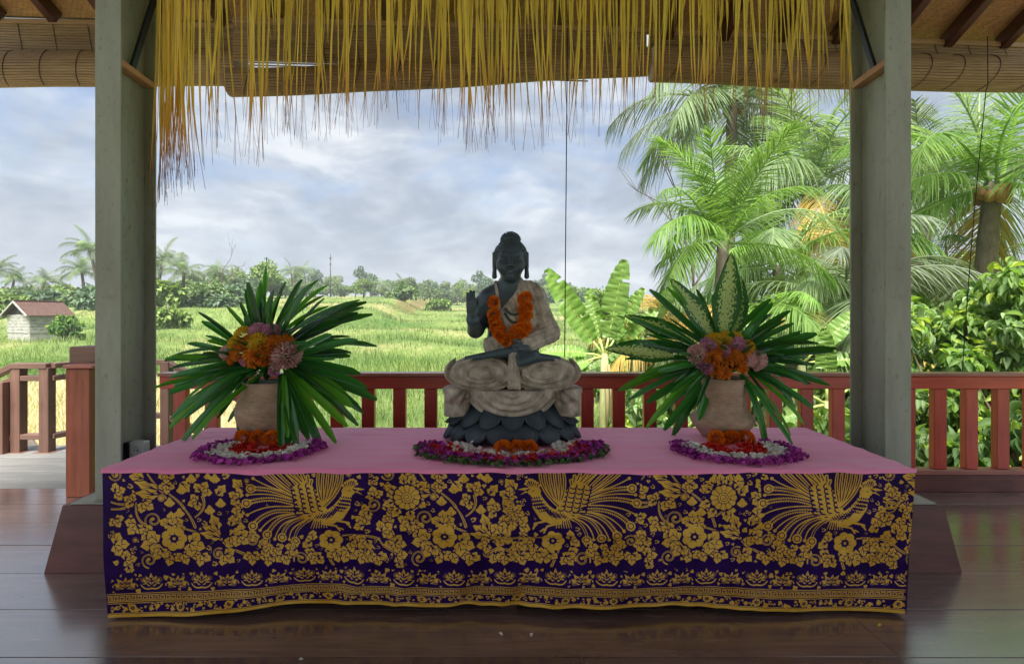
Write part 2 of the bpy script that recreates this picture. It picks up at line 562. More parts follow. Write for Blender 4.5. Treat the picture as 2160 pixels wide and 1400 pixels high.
# ================================================================== steel posts with wooden feet
m_steel, nt, b, out = new_mat('green_grey_steel')
n1 = nnoise(nt, 5, 8, .65, stretch=(1, 1, .18)); n2 = nnoise(nt, 38, 6, .7, stretch=(1, 1, .6)); n3 = nnoise(nt, 90, 3, .6)
c = ramp(nt, n1, [(.30, lin(132, 134, 118)), (.5, lin(154, 157, 143)), (.72, lin(170, 172, 160))])
c = mixrgb(nt, 1.0, c, ramp(nt, n2, [(.30, (.62, .60, .55)), (.42, (1, 1, 1)), (.8, (1.05, 1.05, 1.05))]), 'MULTIPLY')
c = mixrgb(nt, ramp(nt, n3, [(.70, (0, 0, 0)), (.76, (.8, .8, .8))]), c, lin(84, 76, 62))
nt.links.new(c, b.inputs['Base Color']); b.inputs['Roughness'].default_value = .45
bump(nt, b, n2, .10, .004)
m_foot = wood_mat('dark_foot_wood', lin(78, 42, 36), lin(116, 68, 58), .4, (1.5, 8, 8), 2.5, .1)
m_bracket = wood_mat('pale_bracket_wood', lin(178, 128, 92), lin(206, 160, 124), .55, (8, 1, 8), 4, .1)
m_black = M('black_paint', (.012, .014, .018), .35, .1, 8)
def post(px0, px1, side, label):
    d = 2.52
    xc = PX((px0 + px1) / 2, d)
    w, dep, tf_, tw = .126, .26, .012, .010
    t = empty('steel_post', (xc, d + dep / 2, 0))
    base_h = .30
    Hc = 4.05
    sh = MB()
    sh.box((0, -dep / 2 + tf_ / 2, (Hc + base_h) / 2), (w, tf_, Hc - base_h), None, .002)
    sh.box((0, dep / 2 - tf_ / 2, (Hc + base_h) / 2), (w, tf_, Hc - base_h), None, .002)
    sh.box((0, 0, (Hc + base_h) / 2), (tw, dep - 2 * tf_ - .001, Hc - base_h))
    sh.build('steel_column', m_steel, t)
    f = MB()
    b0, b1 = .225, .178
    vs = [(-b0, -b0, .002), (b0, -b0, .002), (b0, b0, .002), (-b0, b0, .002), (-b1, -b1, base_h), (b1, -b1, base_h), (b1, b1, base_h), (-b1, b1, base_h)]
    f.add(vs, [(3, 2, 1, 0), (4, 5, 6, 7), (0, 1, 5, 4), (1, 2, 6, 5), (2, 3, 7, 6), (3, 0, 4, 7)])
    f.build('foot_block', m_foot, t)
    MB().box((0, 0, base_h + .004), (.30, .34, .008), None, .002).build('base_plate', m_steel, t)
    s = -side    # towards the middle of the room
    # wooden spacer lying from flange to flange, and the dark strap coming down on it
    z0 = PZ(115, d) - .03
    MB().bar((s * (tw / 2 + .028), -dep / 2 + tf_ + .001, z0), (s * (tw / 2 + .028), dep / 2 - tf_ - .001, z0 - .012), .052, .032, .003).build('wooden_spacer', m_bracket, t)
    MB().bar((s * .03, -.01, z0 + .012), (s * .11, .04, z0 + .40), .018, .03, .002).build('black_strap', m_black, t)
    tag(t, label, 'post', 'steel posts at the front of the pavilion')
    return t
pL = post(200, 255, -1, 'green grey steel post at the left end of the altar table')
pR = post(1868, 1922, 1, 'green grey steel post at the right end of the altar table')

# socket strip at the foot of the left post
t = empty('power_socket', P(283, 968, 2.64))
MB().box((-.028, 0, .045), (.03, .05, .088), None, .004).build('black_box', m_black, t)
m_white = M('white_plastic', lin(205, 208, 210), .4, .04, 8)
so = MB(); so.box((.028, 0, .05), (.075, .05, .085), None, .005)
so.build('white_plate', m_white, t)
rg = MB(); rg.lathe([(.010, -.002), (.024, -.002), (.026, .004), (.022, .007), (.019, .002), (.0, .002)], 24)
o = rg.build('socket_ring', m_white, t, (.028, -.0255, .05), (R(90), 0, 0))
for sx in (-.008, .008):
    MB().lathe([(.003, 0), (.003, .004), (0, .004)], 10).build('socket_hole', m_black, t, (.028 + sx, -.027, .05), (R(90), 0, 0))
tag(t, 'small white wall socket with black side at the foot of the left post', 'socket')

# ================================================================== railings
m_red = wood_mat('red_stained_rail', lin(170, 50, 34), lin(212, 84, 58), .34, (1, 12, 12), 3, .08, coat=.25, objrand=.06)
m_redv = wood_mat('red_stained_baluster', lin(170, 50, 34), lin(212, 84, 58), .34, (12, 12, 1), 3, .08, coat=.25, objrand=.10)
m_cap = wood_mat('rail_cap', lin(142, 78, 64), lin(182, 118, 102), .32, (1, 12, 12), 3, .08, coat=.3, objrand=.05)
DR = 3.57
def railing(x0, x1, label, first, step=.2135):
    t = empty('railing', ((x0 + x1) / 2, DR, 0))
    c = (x0 + x1) / 2; L = x1 - x0
    MB().box((0, 0, .799), (L, .12, .022), None, .004).build('rail_cap', m_cap, t)
    MB().box((0, 0, .744), (L, .075, .084), None, .004).build('top_rail', m_red, t)
    MB().box((0, 0, .137), (L, .085, .034), None, .004).build('bottom_rail', m_cap, t)
    MB().box((0, .005, .0585), (L, .06, .117), None, .003).build('kick_board', m_foot, t)
    bm = MB().box((0, 0, .428), (.086, .05, .545), None, .003).mesh('baluster', m_redv)
    x = first
    while x < x1 - .03:
        link('baluster', bm, t, (x - c, random.uniform(-.001, .001), 0))
        x += step
    tag(t, label, 'railing')
railing(-2.33, 2.36, 'dark red wooden railing behind the altar between the steel posts', -2.2)
railing(2.42, 6.3, 'dark red wooden railing to the right of the right steel post', 2.55)
m_oldrail = wood_mat('weathered_rail', lin(92, 66, 56), lin(124, 96, 84), .5, (1, 10, 10), 3, .12, objrand=.08)
m_newel = wood_mat('orange_newel', lin(108, 56, 40), lin(152, 84, 60), .35, (10, 10, 1), 3, .1, coat=.2, objrand=.05)
t = empty('newel_post', (PX(179, 3.50), 3.50, 0))
MB().box((0, 0, .425), (.165, .12, .85), None, .006).build('shaft', m_newel, t)
MB().box((.01, .0, .862), (.20, .15, .022), None, .005).build('cap', m_cap, t)
tag(t, 'orange brown wooden newel post beside the left steel post', 'post')
t = empty('newel_post', (PX(196, 3.72), 3.72, 0))
MB().box((0, 0, .43), (.12, .12, .86), None, .005).build('shaft', m_newel, t)
MB().box((0, 0, .925), (.20, .18, .115), None, .008).build('cap', m_oldrail, t)
tag(t, 'taller brown newel post with block cap behind the orange one', 'post')

# handrail of the entrance steps outside on the left
m_oldpost = wood_mat('weathered_post', lin(92, 64, 54), lin(126, 96, 84), .5, (10, 10, 1), 3, .12, objrand=.08)
t = empty('step_railing', (-4.2, 4.62, 0))
def loc(v): return tuple(Vector(v) - Vector((-4.2, 4.62, 0)))
pts = [(PX(100, 4.62), 4.62, 0), (PX(40, 4.62), 4.62, 0)]
pm = MB().box((0, 0, .36), (.085, .085, .76), None, .004).mesh('rail_post', m_oldpost)
fm = MB().box((0, 0, -.012), (.17, .14, .02), None, .004).mesh('post_foot', m_oldpost)
for p in pts:
    link('rail_post', pm, t, loc(p)); link('post_foot', fm, t, loc(p))
for zz, hh, mm in ((.755, .045, m_oldrail), (.645, .045, m_oldrail), (.13, .045, m_oldrail)):
    ext = .09 if zz > .7 else 0
    MB().bar(loc((PX(40, 4.62) - .03, 4.62, zz)), loc((PX(100, 4.62) + .03, 4.62, zz)), .075 + ext * .3, hh, .004).build('rail', mm, t)
    MB().bar(loc((PX(100, 4.62) + .03, 4.62, zz)), loc((PX(205, 5.0), 5.0, zz)), .074 + ext * .3, hh, .004).build('rail', mm, t)
    MB().bar(loc((PX(40, 4.62) - .03, 4.62, zz)), loc((PX(40, 4.62) - 1.6, 4.50, zz - .85)), .074 + ext * .3, hh, .004).build('rail', mm, t)
link('rail_post', pm, t, loc((PX(2, 4.55), 4.56, -.12)))
link('rail_post', pm, t, loc((PX(205, 5.0), 5.0, 0)))
tag(t, 'brown wooden handrail of the landing outside left of the newel post', 'handrail')
t = empty('step_railing', (PX(352, 5.1), 5.1, 0))
pm2 = MB().box((0, 0, -.1), (.085, .085, 1.7), None, .004).mesh('rail_post', m_oldpost)
link('rail_post', pm2, t, (0, 0, 0)); link('rail_post', pm2, t, (.95, .05, -.45))
for zz in (.74, .22, -.16):
    MB().bar((-.75, -.02, zz + .03), (0, 0, zz), .07, .05, .004).build('rail', m_oldrail, t)
    MB().bar((0, 0, zz), (.98, .05, zz - .52), .07, .05, .004).build('rail', m_oldrail, t)
tag(t, 'sloping brown stair handrail seen through the railing beside the left pot', 'handrail')
# steps going down beside it
m_step = wood_mat('step_wood', lin(110, 98, 90), lin(150, 140, 130), .5, (1, 10, 10), 3, .15)
st = empty('outside_steps', (-4.6, 4.9, -.5))
for i in range(4):
    MB().box((-.6 - i * .3, 0.0, .28 - i * .19), (.32, 1.1, .05), None, .004).build('tread', m_step, st)
for s in (-1, 1):
    MB().bar((-.3, s * .57, .35), (-1.75, s * .57, -.58), .04, .2, .003).build('stringer', m_step, st)
tag(st, 'weathered wooden steps leading down from the landing on the left', 'steps')

# ================================================================== roof, rafters, battens
SL = .45
def roof_z(x, y):
    k = 3.27 - .0265 * x
    return k + SL * (3.7 - y) if y > -1.0 else k + SL * 4.7 - SL * (-1.0 - y)
wm_, nt, b, out = new_mat('woven_bamboo_mat')
tc = nt.nodes.new('ShaderNodeTexCoord')
br = nt.nodes.new('ShaderNodeTexBrick')
mp = nt.nodes.new('ShaderNodeMapping'); mp.inputs['Rotation'].default_value = (0, 0, R(45))
nt.links.new(tc.outputs['Object'], mp.inputs[0]); nt.links.new(mp.outputs[0], br.inputs['Vector'])
br.inputs['Scale'].default_value = 9.0
br.inputs['Color1'].default_value = (*lin(176, 124, 74), 1); br.inputs['Color2'].default_value = (*lin(128, 84, 50), 1)
br.inputs['Mortar'].default_value = (*lin(84, 54, 32), 1); br.inputs['Mortar Size'].default_value = .02
br.offset = .5
nz = nnoise(nt, 25, 6, .6, stretch=(1, 6, 1))
c = mixrgb(nt, .55, br.outputs['Color'], ramp(nt, nz, [(.3, lin(140, 98, 56)), (.7, lin(206, 164, 108))]))
nt.links.new(c, b.inputs['Base Color']); b.inputs['Roughness'].default_value = .65
bump(nt, b, br.outputs['Fac'], .5, .01)
m_thatch = M('thatch', lin(96, 82, 62), .9, .3, 6, (1, 8, 8), .6, 30)
m_rafter = wood_mat('dark_rafter', lin(62, 34, 26), lin(96, 56, 42), .45, (10, 1, 10), 3, .1, objrand=.1)
m_batten = wood_mat('bamboo_batten', lin(150, 116, 80), lin(186, 150, 112), .5, (1, 10, 10), 3, .1)
roof = empty('roof', (0, -1.0, 3.2))
def rl(v): return (v[0], v[1] + 1.0, v[2] - 3.2)
def slab(y0, y1, off, th, x0=-3.88, x1=3.88):
    n = 24; vs = []; fs = []
    for i in range(n + 1):
        x = x0 + (x1 - x0) * i / n
        for (y, o) in ((y0, off), (y1, off), (y1, off + th), (y0, off + th)):
            vs.append(rl((x, y, roof_z(x, y) + o)))
    for i in range(n):
        for k in range(4):
            k2 = (k + 1) % 4
            fs.append((i * 4 + k, i * 4 + k2, i * 4 + 4 + k2, i * 4 + 4 + k))
    fs += [(0, 3, 2, 1), (n * 4, n * 4 + 1, n * 4 + 2, n * 4 + 3)]
    return MB().add(vs, [f[::-1] for f in fs])
slab(-1.0, 3.84, .10, .012).build('ceiling_mat', wm_, roof)
slab(-1.0, 3.88, .125, .18).build('thatch', m_thatch, roof)
slab(-2.95, -1.001, .10, .012).build('ceiling_mat', wm_, roof)
slab(-3.0, -1.001, .125, .22).build('thatch', m_thatch, roof)
x = -3.66
while x < 3.85:
    MB().bar(rl((x, -.98, roof_z(x, -.98) + .045)), rl((x, 3.80, roof_z(x, 3.80) + .045)), .06, .10, .003).build('rafter', m_rafter, roof)
    x += .405
for y in (1.6,):
    MB().bar(rl((-3.70, y, roof_z(-3.70, y) - .03)), rl((3.70, y, roof_z(3.70, y) - .03)), .07, .05, .004).build('purlin', m_rafter, roof)
# eave beams the roof rests on, carried by the posts
for y in (2.65, -2.4):
    MB().bar(rl((-3.71, y, roof_z(-3.71, y) - .07)), rl((3.71, y, roof_z(3.71, y) - .07)), .12, .12, .004).build('eave_beam', m_rafter, roof)
tag(roof, 'pavilion roof with woven bamboo ceiling and dark rafters overhead', 'roof')
# far posts of the pavilion (outside the picture) that carry the roof
for px_ in (-3.62, 3.62):
    for y in (2.65, -2.4):
        t = empty('roof_post', (px_, y, 0))
        ht = roof_z(px_, y) - .13
        MB().box((0, 0, ht / 2), (.126, .26, ht), None, .003).build('column', m_steel, t)
        MB().box((0, 0, .008), (.3, .36, .012), None, .003).build('base_plate', m_steel, t)
        tag(t, 'green grey corner post of the pavilion outside the picture %s %s' % ('left' if px_ < 0 else 'right', 'front' if y > 0 else 'rear'), 'post')

# ================================================================== rolled bamboo blinds
m_bam = wood_mat('bamboo_slats', lin(118, 90, 60), lin(172, 142, 102), .55, (1, 20, 20), 3, .2, objrand=.0)
m_cord = M('dark_cord', lin(52, 42, 36), .8, .2, 20)
def roll_profile(yc, zc, r, n):
    pr = []
    for k in range(n):
        a0 = 2 * math.pi * k / n
        for f, rr in ((.0, r - .008), (.10, r - .001), (.5, r + .0008), (.90, r - .001)):
            a = a0 + 2 * math.pi / n * f
            pr.append((yc + rr * math.cos(a), zc + rr * math.sin(a)))
    return pr
def panel_profile(yc, z0, z1, s=.019, t=.004):
    """a hanging sheet of flat slats, each a little proud of its joint"""
    front, back = [], []
    n = max(2, int((z1 - z0) / s))
    h = (z1 - z0) / n
    for k in range(n):
        a = z0 + k * h
        front += [(yc + t * .6, a), (yc - t, a + h * .10), (yc - t * 1.15, a + h * .5), (yc - t, a + h * .90)]
    return front + [(yc + t, z1), (yc + t, z0)]
def blind(label, d, px0, px1, top0, top1, bot0, bot1, r, panel_to, gap=None, name='bamboo_blind'):
    x0, x1 = PX(px0, d), PX(px1, d)
    t = empty(name, ((x0 + x1) / 2, d, PZ((bot0 + bot1) / 2, d)))
    ox, oz = t.location.x, t.location.z
    zb0, zb1 = PZ(bot0, d), PZ(bot1, d)
    zt0, zt1 = PZ(top0, d), PZ(top1, d)
    tb = lambda x: zb0 + (zb1 - zb0) * (x + ox - x0) / (x1 - x0) - oz
    tt = lambda x: zt0 + (zt1 - zt0) * (x + ox - x0) / (x1 - x0) - oz
    sag = lambda x: .012 * math.sin((x + ox) * 2.1) + .006 * math.sin((x + ox) * 5.3)
    rp = MB(); prof = roll_profile(0, r, r, max(20, int(2 * math.pi * r / .019)))
    rp.extrude_x(prof, x0 - ox, x1 - ox, True, False, lambda x: tb(x) + sag(x) * .6, 16)
    # spiral ends
    for xe in (x0 - ox - .001, x1 - ox + .001):
        sp = []
        vs = []; fs = []
        n = 26
        for k in range(n):
            a = 2 * math.pi * k / n
            vs.append((xe, (r - .006) * math.cos(a), tb(xe) + sag(xe) * .6 + r + (r - .006) * math.sin(a)))
        rp.add(vs, [tuple(range(n))])
        rp.tube([(xe, (r - .01) * (1 - j / 60) * math.cos(j * .42), tb(xe) + r + (r - .01) * (1 - j / 60) * math.sin(j * .42)) for j in range(56)], .003, 4)
    rp.build('roll', m_bam, t)
    # hanging sheet above the roll, behind it
    y_p = r * .55
    zlo = r * 1.25
    H = max(.05, (tt(0) - tb(0)) - zlo) if not gap else (gap - top0) / FPX * d
    pp = MB()
    pp.extrude_x(panel_profile(y_p, 0, H), x0 - ox, x1 - ox, True, False, lambda x: tt(x) - H + .004 * math.sin(x * 4), 12)
    pp.build('hanging_sheet', m_bam, t)
    if gap:      # loose slats with daylight between them, under the sheet
        for k in range(4):
            dz = -H - .008 - k * .0195
            MB().bar((x0 - ox + .10 + .006 * k, y_p, tt(x0 - ox) + dz), (x1 - ox - .4, y_p, tt(x1 - ox) + dz), .004, .0085).build('loose_slat', m_bam, t)
        for xs_ in (x0 - ox + .14, x0 - ox + .62, x0 - ox + 1.1):
            MB().tube([(xs_, y_p - .004, tt(xs_) - H + .01), (xs_, y_p - .004, tt(xs_) - H - .09)], .0018, 4).build('tie_string', m_cord, t)
    MB().bar((x0 - ox, y_p, tt(x0 - ox) + .015), (x1 - ox, y_p, tt(x1 - ox) + .015), .03, .035, .003).build('head_batten', m_batten, t)
    # tie strings round the roll and down the sheet
    x = x0 - ox + .12
    while x < x1 - ox - .05:
        s = MB()
        arc = [(x + .05 * math.sin(.5 + a) , -(r + .003) * math.sin(a), tb(x) + sag(x) * .6 + r + (r + .003) * math.cos(a)) for a in np.linspace(.1, math.pi * .98, 12)]
        s.tube(arc, .0022, 4)
        s.tube([(x - .02, y_p - .007, tt(x)), (x + .02, y_p - .007, tb(x) + 2 * r)], .002, 4)
        s.build('tie_string', m_cord, t)
        x += .245 + .02 * math.sin(x * 9)
    tag(t, label, 'blind', 'rolled bamboo blinds under the eave')
    return t
blind('rolled bamboo blind at the far left under the eave', 3.72, -75, 512, 38, 50, 180, 182, .118, 0)
blind('tilted rolled bamboo blind above the statue behind the yellow fringe', 3.52, 484, 1368, 40, 62, 205, 160, .088, 0, gap=122.0)
blind('rolled bamboo blind at the right end of the eave', 3.72, 1376, 2200, 62, 92, 172, 197, .12, 0)
# pull cords
def cord(pts, r, label):
    t = MB().tube(pts, r, 5).build('pull_cord', m_cord)
    tag(t, label, 'cord')
def cordpts(a, b, n=8, sag=.0):
    a, b = Vector(a), Vector(b)
    return [a.lerp(b, i / n) + Vector((sag * math.sin(math.pi * i / n), 0, 0)) for i in range(n + 1)]
cord(cordpts(P(1197, 60, 3.36), P(1191, 752, 3.36)), .0034, 'thin black pull cord hanging beside the statue')
cord(cordpts(P(2083, 78, 3.56), P(2084, 180, 3.56)) + cordpts(P(2080, 190, 3.54), P(2030, 782, 3.54), 10, -.01), .003, 'thin dark pull cord hanging at the far right')

# ================================================================== yellow palm leaf fringe
fm_, nt, b, out = new_mat('young_palm_strips')
at = nt.nodes.new('ShaderNodeAttribute'); at.attribute_name = 'along'
oi = nt.nodes.new('ShaderNodeObjectInfo')
nz = nnoise(nt, 4, 5, .6, stretch=(30, 30, 1.5))
c = ramp(nt, at.outputs['Fac'], [(0, lin(250, 232, 124)), (.58, lin(248, 220, 108)), (.76, lin(240, 190, 96)), (.9, lin(196, 138, 108)), (1.0, lin(130, 86, 86))])
c = mixrgb(nt, 1.0, c, ramp(nt, nz, [(.25, (.72, .68, .55)), (.75, (1.12, 1.08, 1.0))]), 'MULTIPLY')
v = nmath(nt, 'ADD', nmath(nt, 'MULTIPLY', oi.outputs['Random'], .45), .75)
c = mixrgb(nt, 1.0, c, v, 'MULTIPLY')
nt.links.new(c, b.inputs['Base Color']); b.inputs['Roughness'].default_value = .5
tr = nt.nodes.new('ShaderNodeBsdfTranslucent'); nt.links.new(c, tr.inputs['Color'])
mx = nt.nodes.new('ShaderNodeMixShader'); mx.inputs[0].default_value = .4
nt.links.new(b.outputs[0], mx.inputs[1]); nt.links.new(tr.outputs[0], mx.inputs[2]); nt.links.new(mx.outputs[0], out.inputs['Surface'])
DF = 2.66
ZTOP = 3.05
fr = empty('palm_leaf_fringe', (0, DF, ZTOP))
FX0, FX1 = PX(331, DF - .06), PX(1801, DF + .06)
MB().bar((FX0 - .02, 0, .02), (FX1 + .02, 0, .02), .03, .03, .003).build('hanging_rod', m_batten, fr)
ends = [(331, 425), (352, 410), (365, 330), (380, 385), (420, 355), (450, 300), (520, 325), (560, 330), (600, 290), (690, 275), (740, 270), (800, 255), (850, 215), (915, 275), (975, 300), (1040, 290), (1100, 310), (1160, 295), (1200, 285), (1280, 265), (1340, 255), (1400, 240), (1470, 250), (1540, 245), (1600, 270), (1640, 280), (1690, 245), (1740, 235), (1801, 270)]
def end_px(px):
    return float(np.interp(px, [e[0] for e in ends], [e[1] for e in ends]))
def strand_mesh(L, w, sway, tw, split, seed):
    """one strip of leaf, hanging from z=0 to -L, twisting a little, thinning to a thread that may fork"""
    rr = random.Random(seed)
    n = 12; vs, al, fs = [], [], []
    ph = rr.uniform(0, 6); wob = rr.uniform(-.010, .010); yb = rr.uniform(-.02, .02)
    def path(t): return (sway * t * t + wob * math.sin(t * 5 + ph), yb * t + .006 * math.sin(4 * t + ph))
    for i in range(n + 1):
        t = i / n
        ww = w * (1 - .3 * t) if t < .68 else w * .796 * max(.18, 1 - ((t - .68) / .2) ** .8 * .82)
        a = tw * math.sin(t * 2.2 + ph)
        x, y = path(t)
        c, s = math.cos(a) * ww / 2, math.sin(a) * ww / 2
        vs += [(x - c, y - s, -L * t), (x + c, y + s, -L * t)]; al += [t, t]
    for i in range(n): fs.append((2 * i, 2 * i + 1, 2 * i + 3, 2 * i + 2))
    for q in range(split):
        t0 = rr.uniform(.62, .8); x0, y0 = path(t0); o = len(vs)
        dx = rr.uniform(-.035, .035)
        for i in range(6):
            u = i / 5; t = t0 + (rr.uniform(.98, 1.04) - t0) * u
            x = x0 + dx * u ** 1.4; ww = max(.0012, w * .22 * (1 - u))
            vs += [(x - ww / 2, y0, -L * t), (x + ww / 2, y0 + .001, -L * t)]; al += [min(1, t), min(1, t)]
        for i in range(5): fs.append((o + 2 * i, o + 2 * i + 1, o + 2 * i + 3, o + 2 * i + 2))
    return vs, al, fs
# long strands, hanging in loose clumps
nS = 270
cl = sorted(random.uniform(331, 1801) for _ in range(70))
k = 0
while k < nS:
    c = random.choice(cl)
    px = c + random.gauss(0, 6) if k % 6 == 0 else random.uniform(333, 1799)
    if k % 7 == 0: px = random.uniform(334, 400)
    if not (333 < px < 1799): continue
    e = end_px(px) + 24 - abs(random.gauss(0, 36))
    dd = DF + random.uniform(-.05, .05)
    x = PX(px, dd); L = ZTOP - PZ(max(e, 90), dd)
    vs, al, fs = strand_mesh(L, random.uniform(.0055, .0145), random.gauss(0, .035), random.uniform(.1, 1.0), random.choice((0, 0, 1, 2, 2)), k)
    me = np_mesh('strand', np.array(vs), fs, fm_, False, {'along': np.array(al)})
    link('strand', me, fr, (x, dd - DF, 0))
    k += 1
# the denser short layer at the top
AV, AA, AF = [], [], []
for k in range(170):
    px = random.uniform(332, 1800)
    dd = DF + random.uniform(-.09, .07)
    L = ZTOP - PZ(random.uniform(28, 95) + (45 if px < 480 and random.random() < .6 else 0), dd)
    vs, al, fs = strand_mesh(L, random.uniform(.006, .014), random.gauss(0, .012), random.uniform(.1, .9), 0, 1000 + k)
    o = len(AV)
    x = PX(px, dd)
    AV += [(a + x, b_ + dd - DF, c_) for a, b_, c_ in vs]; AA += [t * .62 for t in al]
    AF += [tuple(i + o for i in f) for f in fs]
o = link('short_strands', np_mesh('short_strands', np.array(AV), AF, fm_, False, {'along': np.array(AA)}), fr)
o['kind'] = 'stuff'
tag(fr, 'yellow fringe of young palm leaf strips hanging between the steel posts', 'fringe')
# unseen bamboo sheets added behind the viewer to cut the high rear light
for i in range(3):
    bw = empty('light_blocking_sheet', (-2.52 + i * 2.52, -2.75, 1.75))
    q = MB(); q.extrude_x(panel_profile(0, 0, roof_z(0, -2.75) - 1.80, .02), -1.24, 1.24); q.build('hanging_sheet', m_bam, bw)
    MB().bar((-1.24, 0, .0), (1.24, 0, .0), .04, .04, .003).build('bottom_bar', m_batten, bw)
    tag(bw, '%s bamboo sheet added unseen behind the viewer to hold back high rear light' % ('left', 'middle', 'right')[i], 'blind', 'sheets added at the back to shape the light')
# ================================================================== altar table
TX0, TX1, TF, TB, TZ = -1.577, 1.622, 2.055, 2.805, .592
m_tab = wood_mat('table_wood', lin(80, 52, 38), lin(116, 80, 58), .5, (1, 12, 12), 3, .1)
t = empty('altar_table', ((TX0 + TX1) / 2, (TF + TB) / 2, 0))
W, Dp = TX1 - TX0 - .03, TB - TF - .03
for k in range(4):
    MB().box((0, -Dp / 2 + Dp * (k + .5) / 4, TZ - .02), (W, Dp / 4 - .004, .03), None, .002).build('top_board', m_tab, t)
for sx in (-1, 0, 1):
    for sy in (-1, 1):
        MB().box((sx * (W / 2 - .10), sy * (Dp / 2 - .12), (TZ - .036) / 2), (.07, .07, TZ - .036), None, .003).build('leg', m_tab, t)
for sy in (-1, 1):
    MB().box((0, sy * (Dp / 2 - .12), TZ - .086), (W - .3, .03, .10), None, .003).build('apron', m_tab, t)
tag(t, 'low wooden altar table hidden under the purple and pink cloths', 'table')

# pink cloth on top
def grid_mesh(name, fn, nu, nv, mat, smooth=True, attrs=None):
    u, v = np.meshgrid(np.linspace(0, 1, nu), np.linspace(0, 1, nv))
    V = fn(u.ravel(), v.ravel())
    ii = (np.arange(nv - 1)[:, None] * nu + np.arange(nu - 1)[None, :]).ravel()
    F = np.stack([ii, ii + 1, ii + nu + 1, ii + nu], -1)
    return np_mesh(name, V, F, mat, smooth, attrs)
m_pink, nt, b, out = new_mat('pink_cotton')
n1 = nnoise(nt, 3, 4, .5, stretch=(.5, 2, 1)); n2 = nnoise(nt, 260, 2, .5, stretch=(1, 1, 1))
nt.links.new(ramp(nt, n1, [(.3, lin(250, 136, 182)), (.7, lin(255, 158, 200))]), b.inputs['Base Color'])
b.inputs['Roughness'].default_value = .75
b.inputs['Sheen Weight'].default_value = .3
hh = nmath(nt, 'ADD', nmath(nt, 'MULTIPLY', n2, .12), nmath(nt, 'ADD', nnoise(nt, 6, 4, .5, stretch=(.35, 6, 1)), nmath(nt, 'MULTIPLY', nnoise(nt, 4, 5, .6, stretch=(1, 1.6, 1), dist=1.2), .8)))
bump(nt, b, hh, .5, .009)
def top_fn(u, v):
    # v 0 = front lip (hangs down 12 mm), 1 = back edge (hangs down 60 mm)
    x = TX0 - .004 + (TX1 - TX0 + .008) * u
    s = v * (TB - TF + .09)
    y = np.where(s < .016, TF - .006, np.where(s > TB - TF + .03, TB + .006, TF - .006 + (s - .016)))
    z = np.where(s < .016, TZ - .012 + s * 1.0, np.where(s > TB - TF + .03, TZ + .004 - (s - (TB - TF + .03)), TZ + .004))
    z = z + .0018 * np.sin(x * 9 + 3 * np.sin(y * 7)) * np.sin(y * 23 + x * 2) * (v > .03) * (v < .9) + .0012 * np.sin(y * 60 + 2 * np.sin(x * 3)) * (v > .03) * (v < .9)
    mid = (v > .03) * (v < .9)
    for xc in (-1.05, -.30, .48, 1.22): z = z + mid * .0022 * np.exp(-((x - xc + .01 * np.sin(y * 9)) / .010) ** 2)
    z = z + mid * .0020 * np.exp(-((y - 2.36 - .006 * np.sin(x * 6)) / .010) ** 2) + mid * .0018 * np.sin(18 * x + 30 * y + 2 * np.sin(9 * x)) * np.exp(-((y - 2.1) / .08) ** 2)
    z = z - (v < .03) * (.0022 * np.sin(13 * x + 2 * np.sin(5 * x)) + .0016 * np.sin(37 * x))
    z = z - .004 * np.exp(-((x - .0 + .62) / .10) ** 2) * (v < .02) - .005 * np.exp(-((x + .95) / .12) ** 2) * (v < .02) - .004 * np.exp(-((x - .65) / .2) ** 2) * (v < .02)
    return np.stack([x, y, z], -1)
o = link('pink_cloth', grid_mesh('pink_cloth', top_fn, 520, 120, m_pink))
tag(o, 'pink cotton cloth laid flat over the altar top', 'cloth')

# ------------------------------------------------ print of the purple cloth, drawn in photo pixels
SC = .8
QX0, QX1, QY0, QY1 = 212.0, 1936.0, 985.0, 1304.0
QW, QH = int((QX1 - QX0) * SC), int((QY1 - QY0) * SC)
G = np.zeros((QH, QW), dtype=np.float32)
def _sub(xa, xb, ya, yb):
    i0 = max(0, int((xa - QX0) * SC) - 2); i1 = min(QW, int((xb - QX0) * SC) + 3)
    j0 = max(0, int((ya - QY0) * SC) - 2); j1 = min(QH, int((yb - QY0) * SC) + 3)
    return (i0, i1, j0, j1) if i1 > i0 and j1 > j0 else None
def fill(poly, val=1.0):
    poly = np.asarray(poly, dtype=float)
    s = _sub(poly[:, 0].min(), poly[:, 0].max(), poly[:, 1].min(), poly[:, 1].max())
    if s is None: return
    i0, i1, j0, j1 = s
    cov = np.zeros((j1 - j0, i1 - i0), dtype=np.float32)
    for ox in (.25, .75):
        for oy in (.25, .75):
            X = (np.arange(i0, i1) + ox - .5)[None, :] / SC + QX0
            Y = (np.arange(j0, j1) + oy - .5)[:, None] / SC + QY0
            ins = np.zeros((j1 - j0, i1 - i0), dtype=bool)
            x1, y1 = poly[:, 0], poly[:, 1]
            x2, y2 = np.roll(x1, -1), np.roll(y1, -1)
            for a, b_, c_, d_ in zip(x1, y1, x2, y2):
                if b_ == d_: continue
                ins ^= ((b_ > Y) != (d_ > Y)) & (X < (c_ - a) * (Y - b_) / (d_ - b_) + a)
            cov += ins * .25
    g = G[j0:j1, i0:i1]
    G[j0:j1, i0:i1] = g * (1 - cov) + val * cov
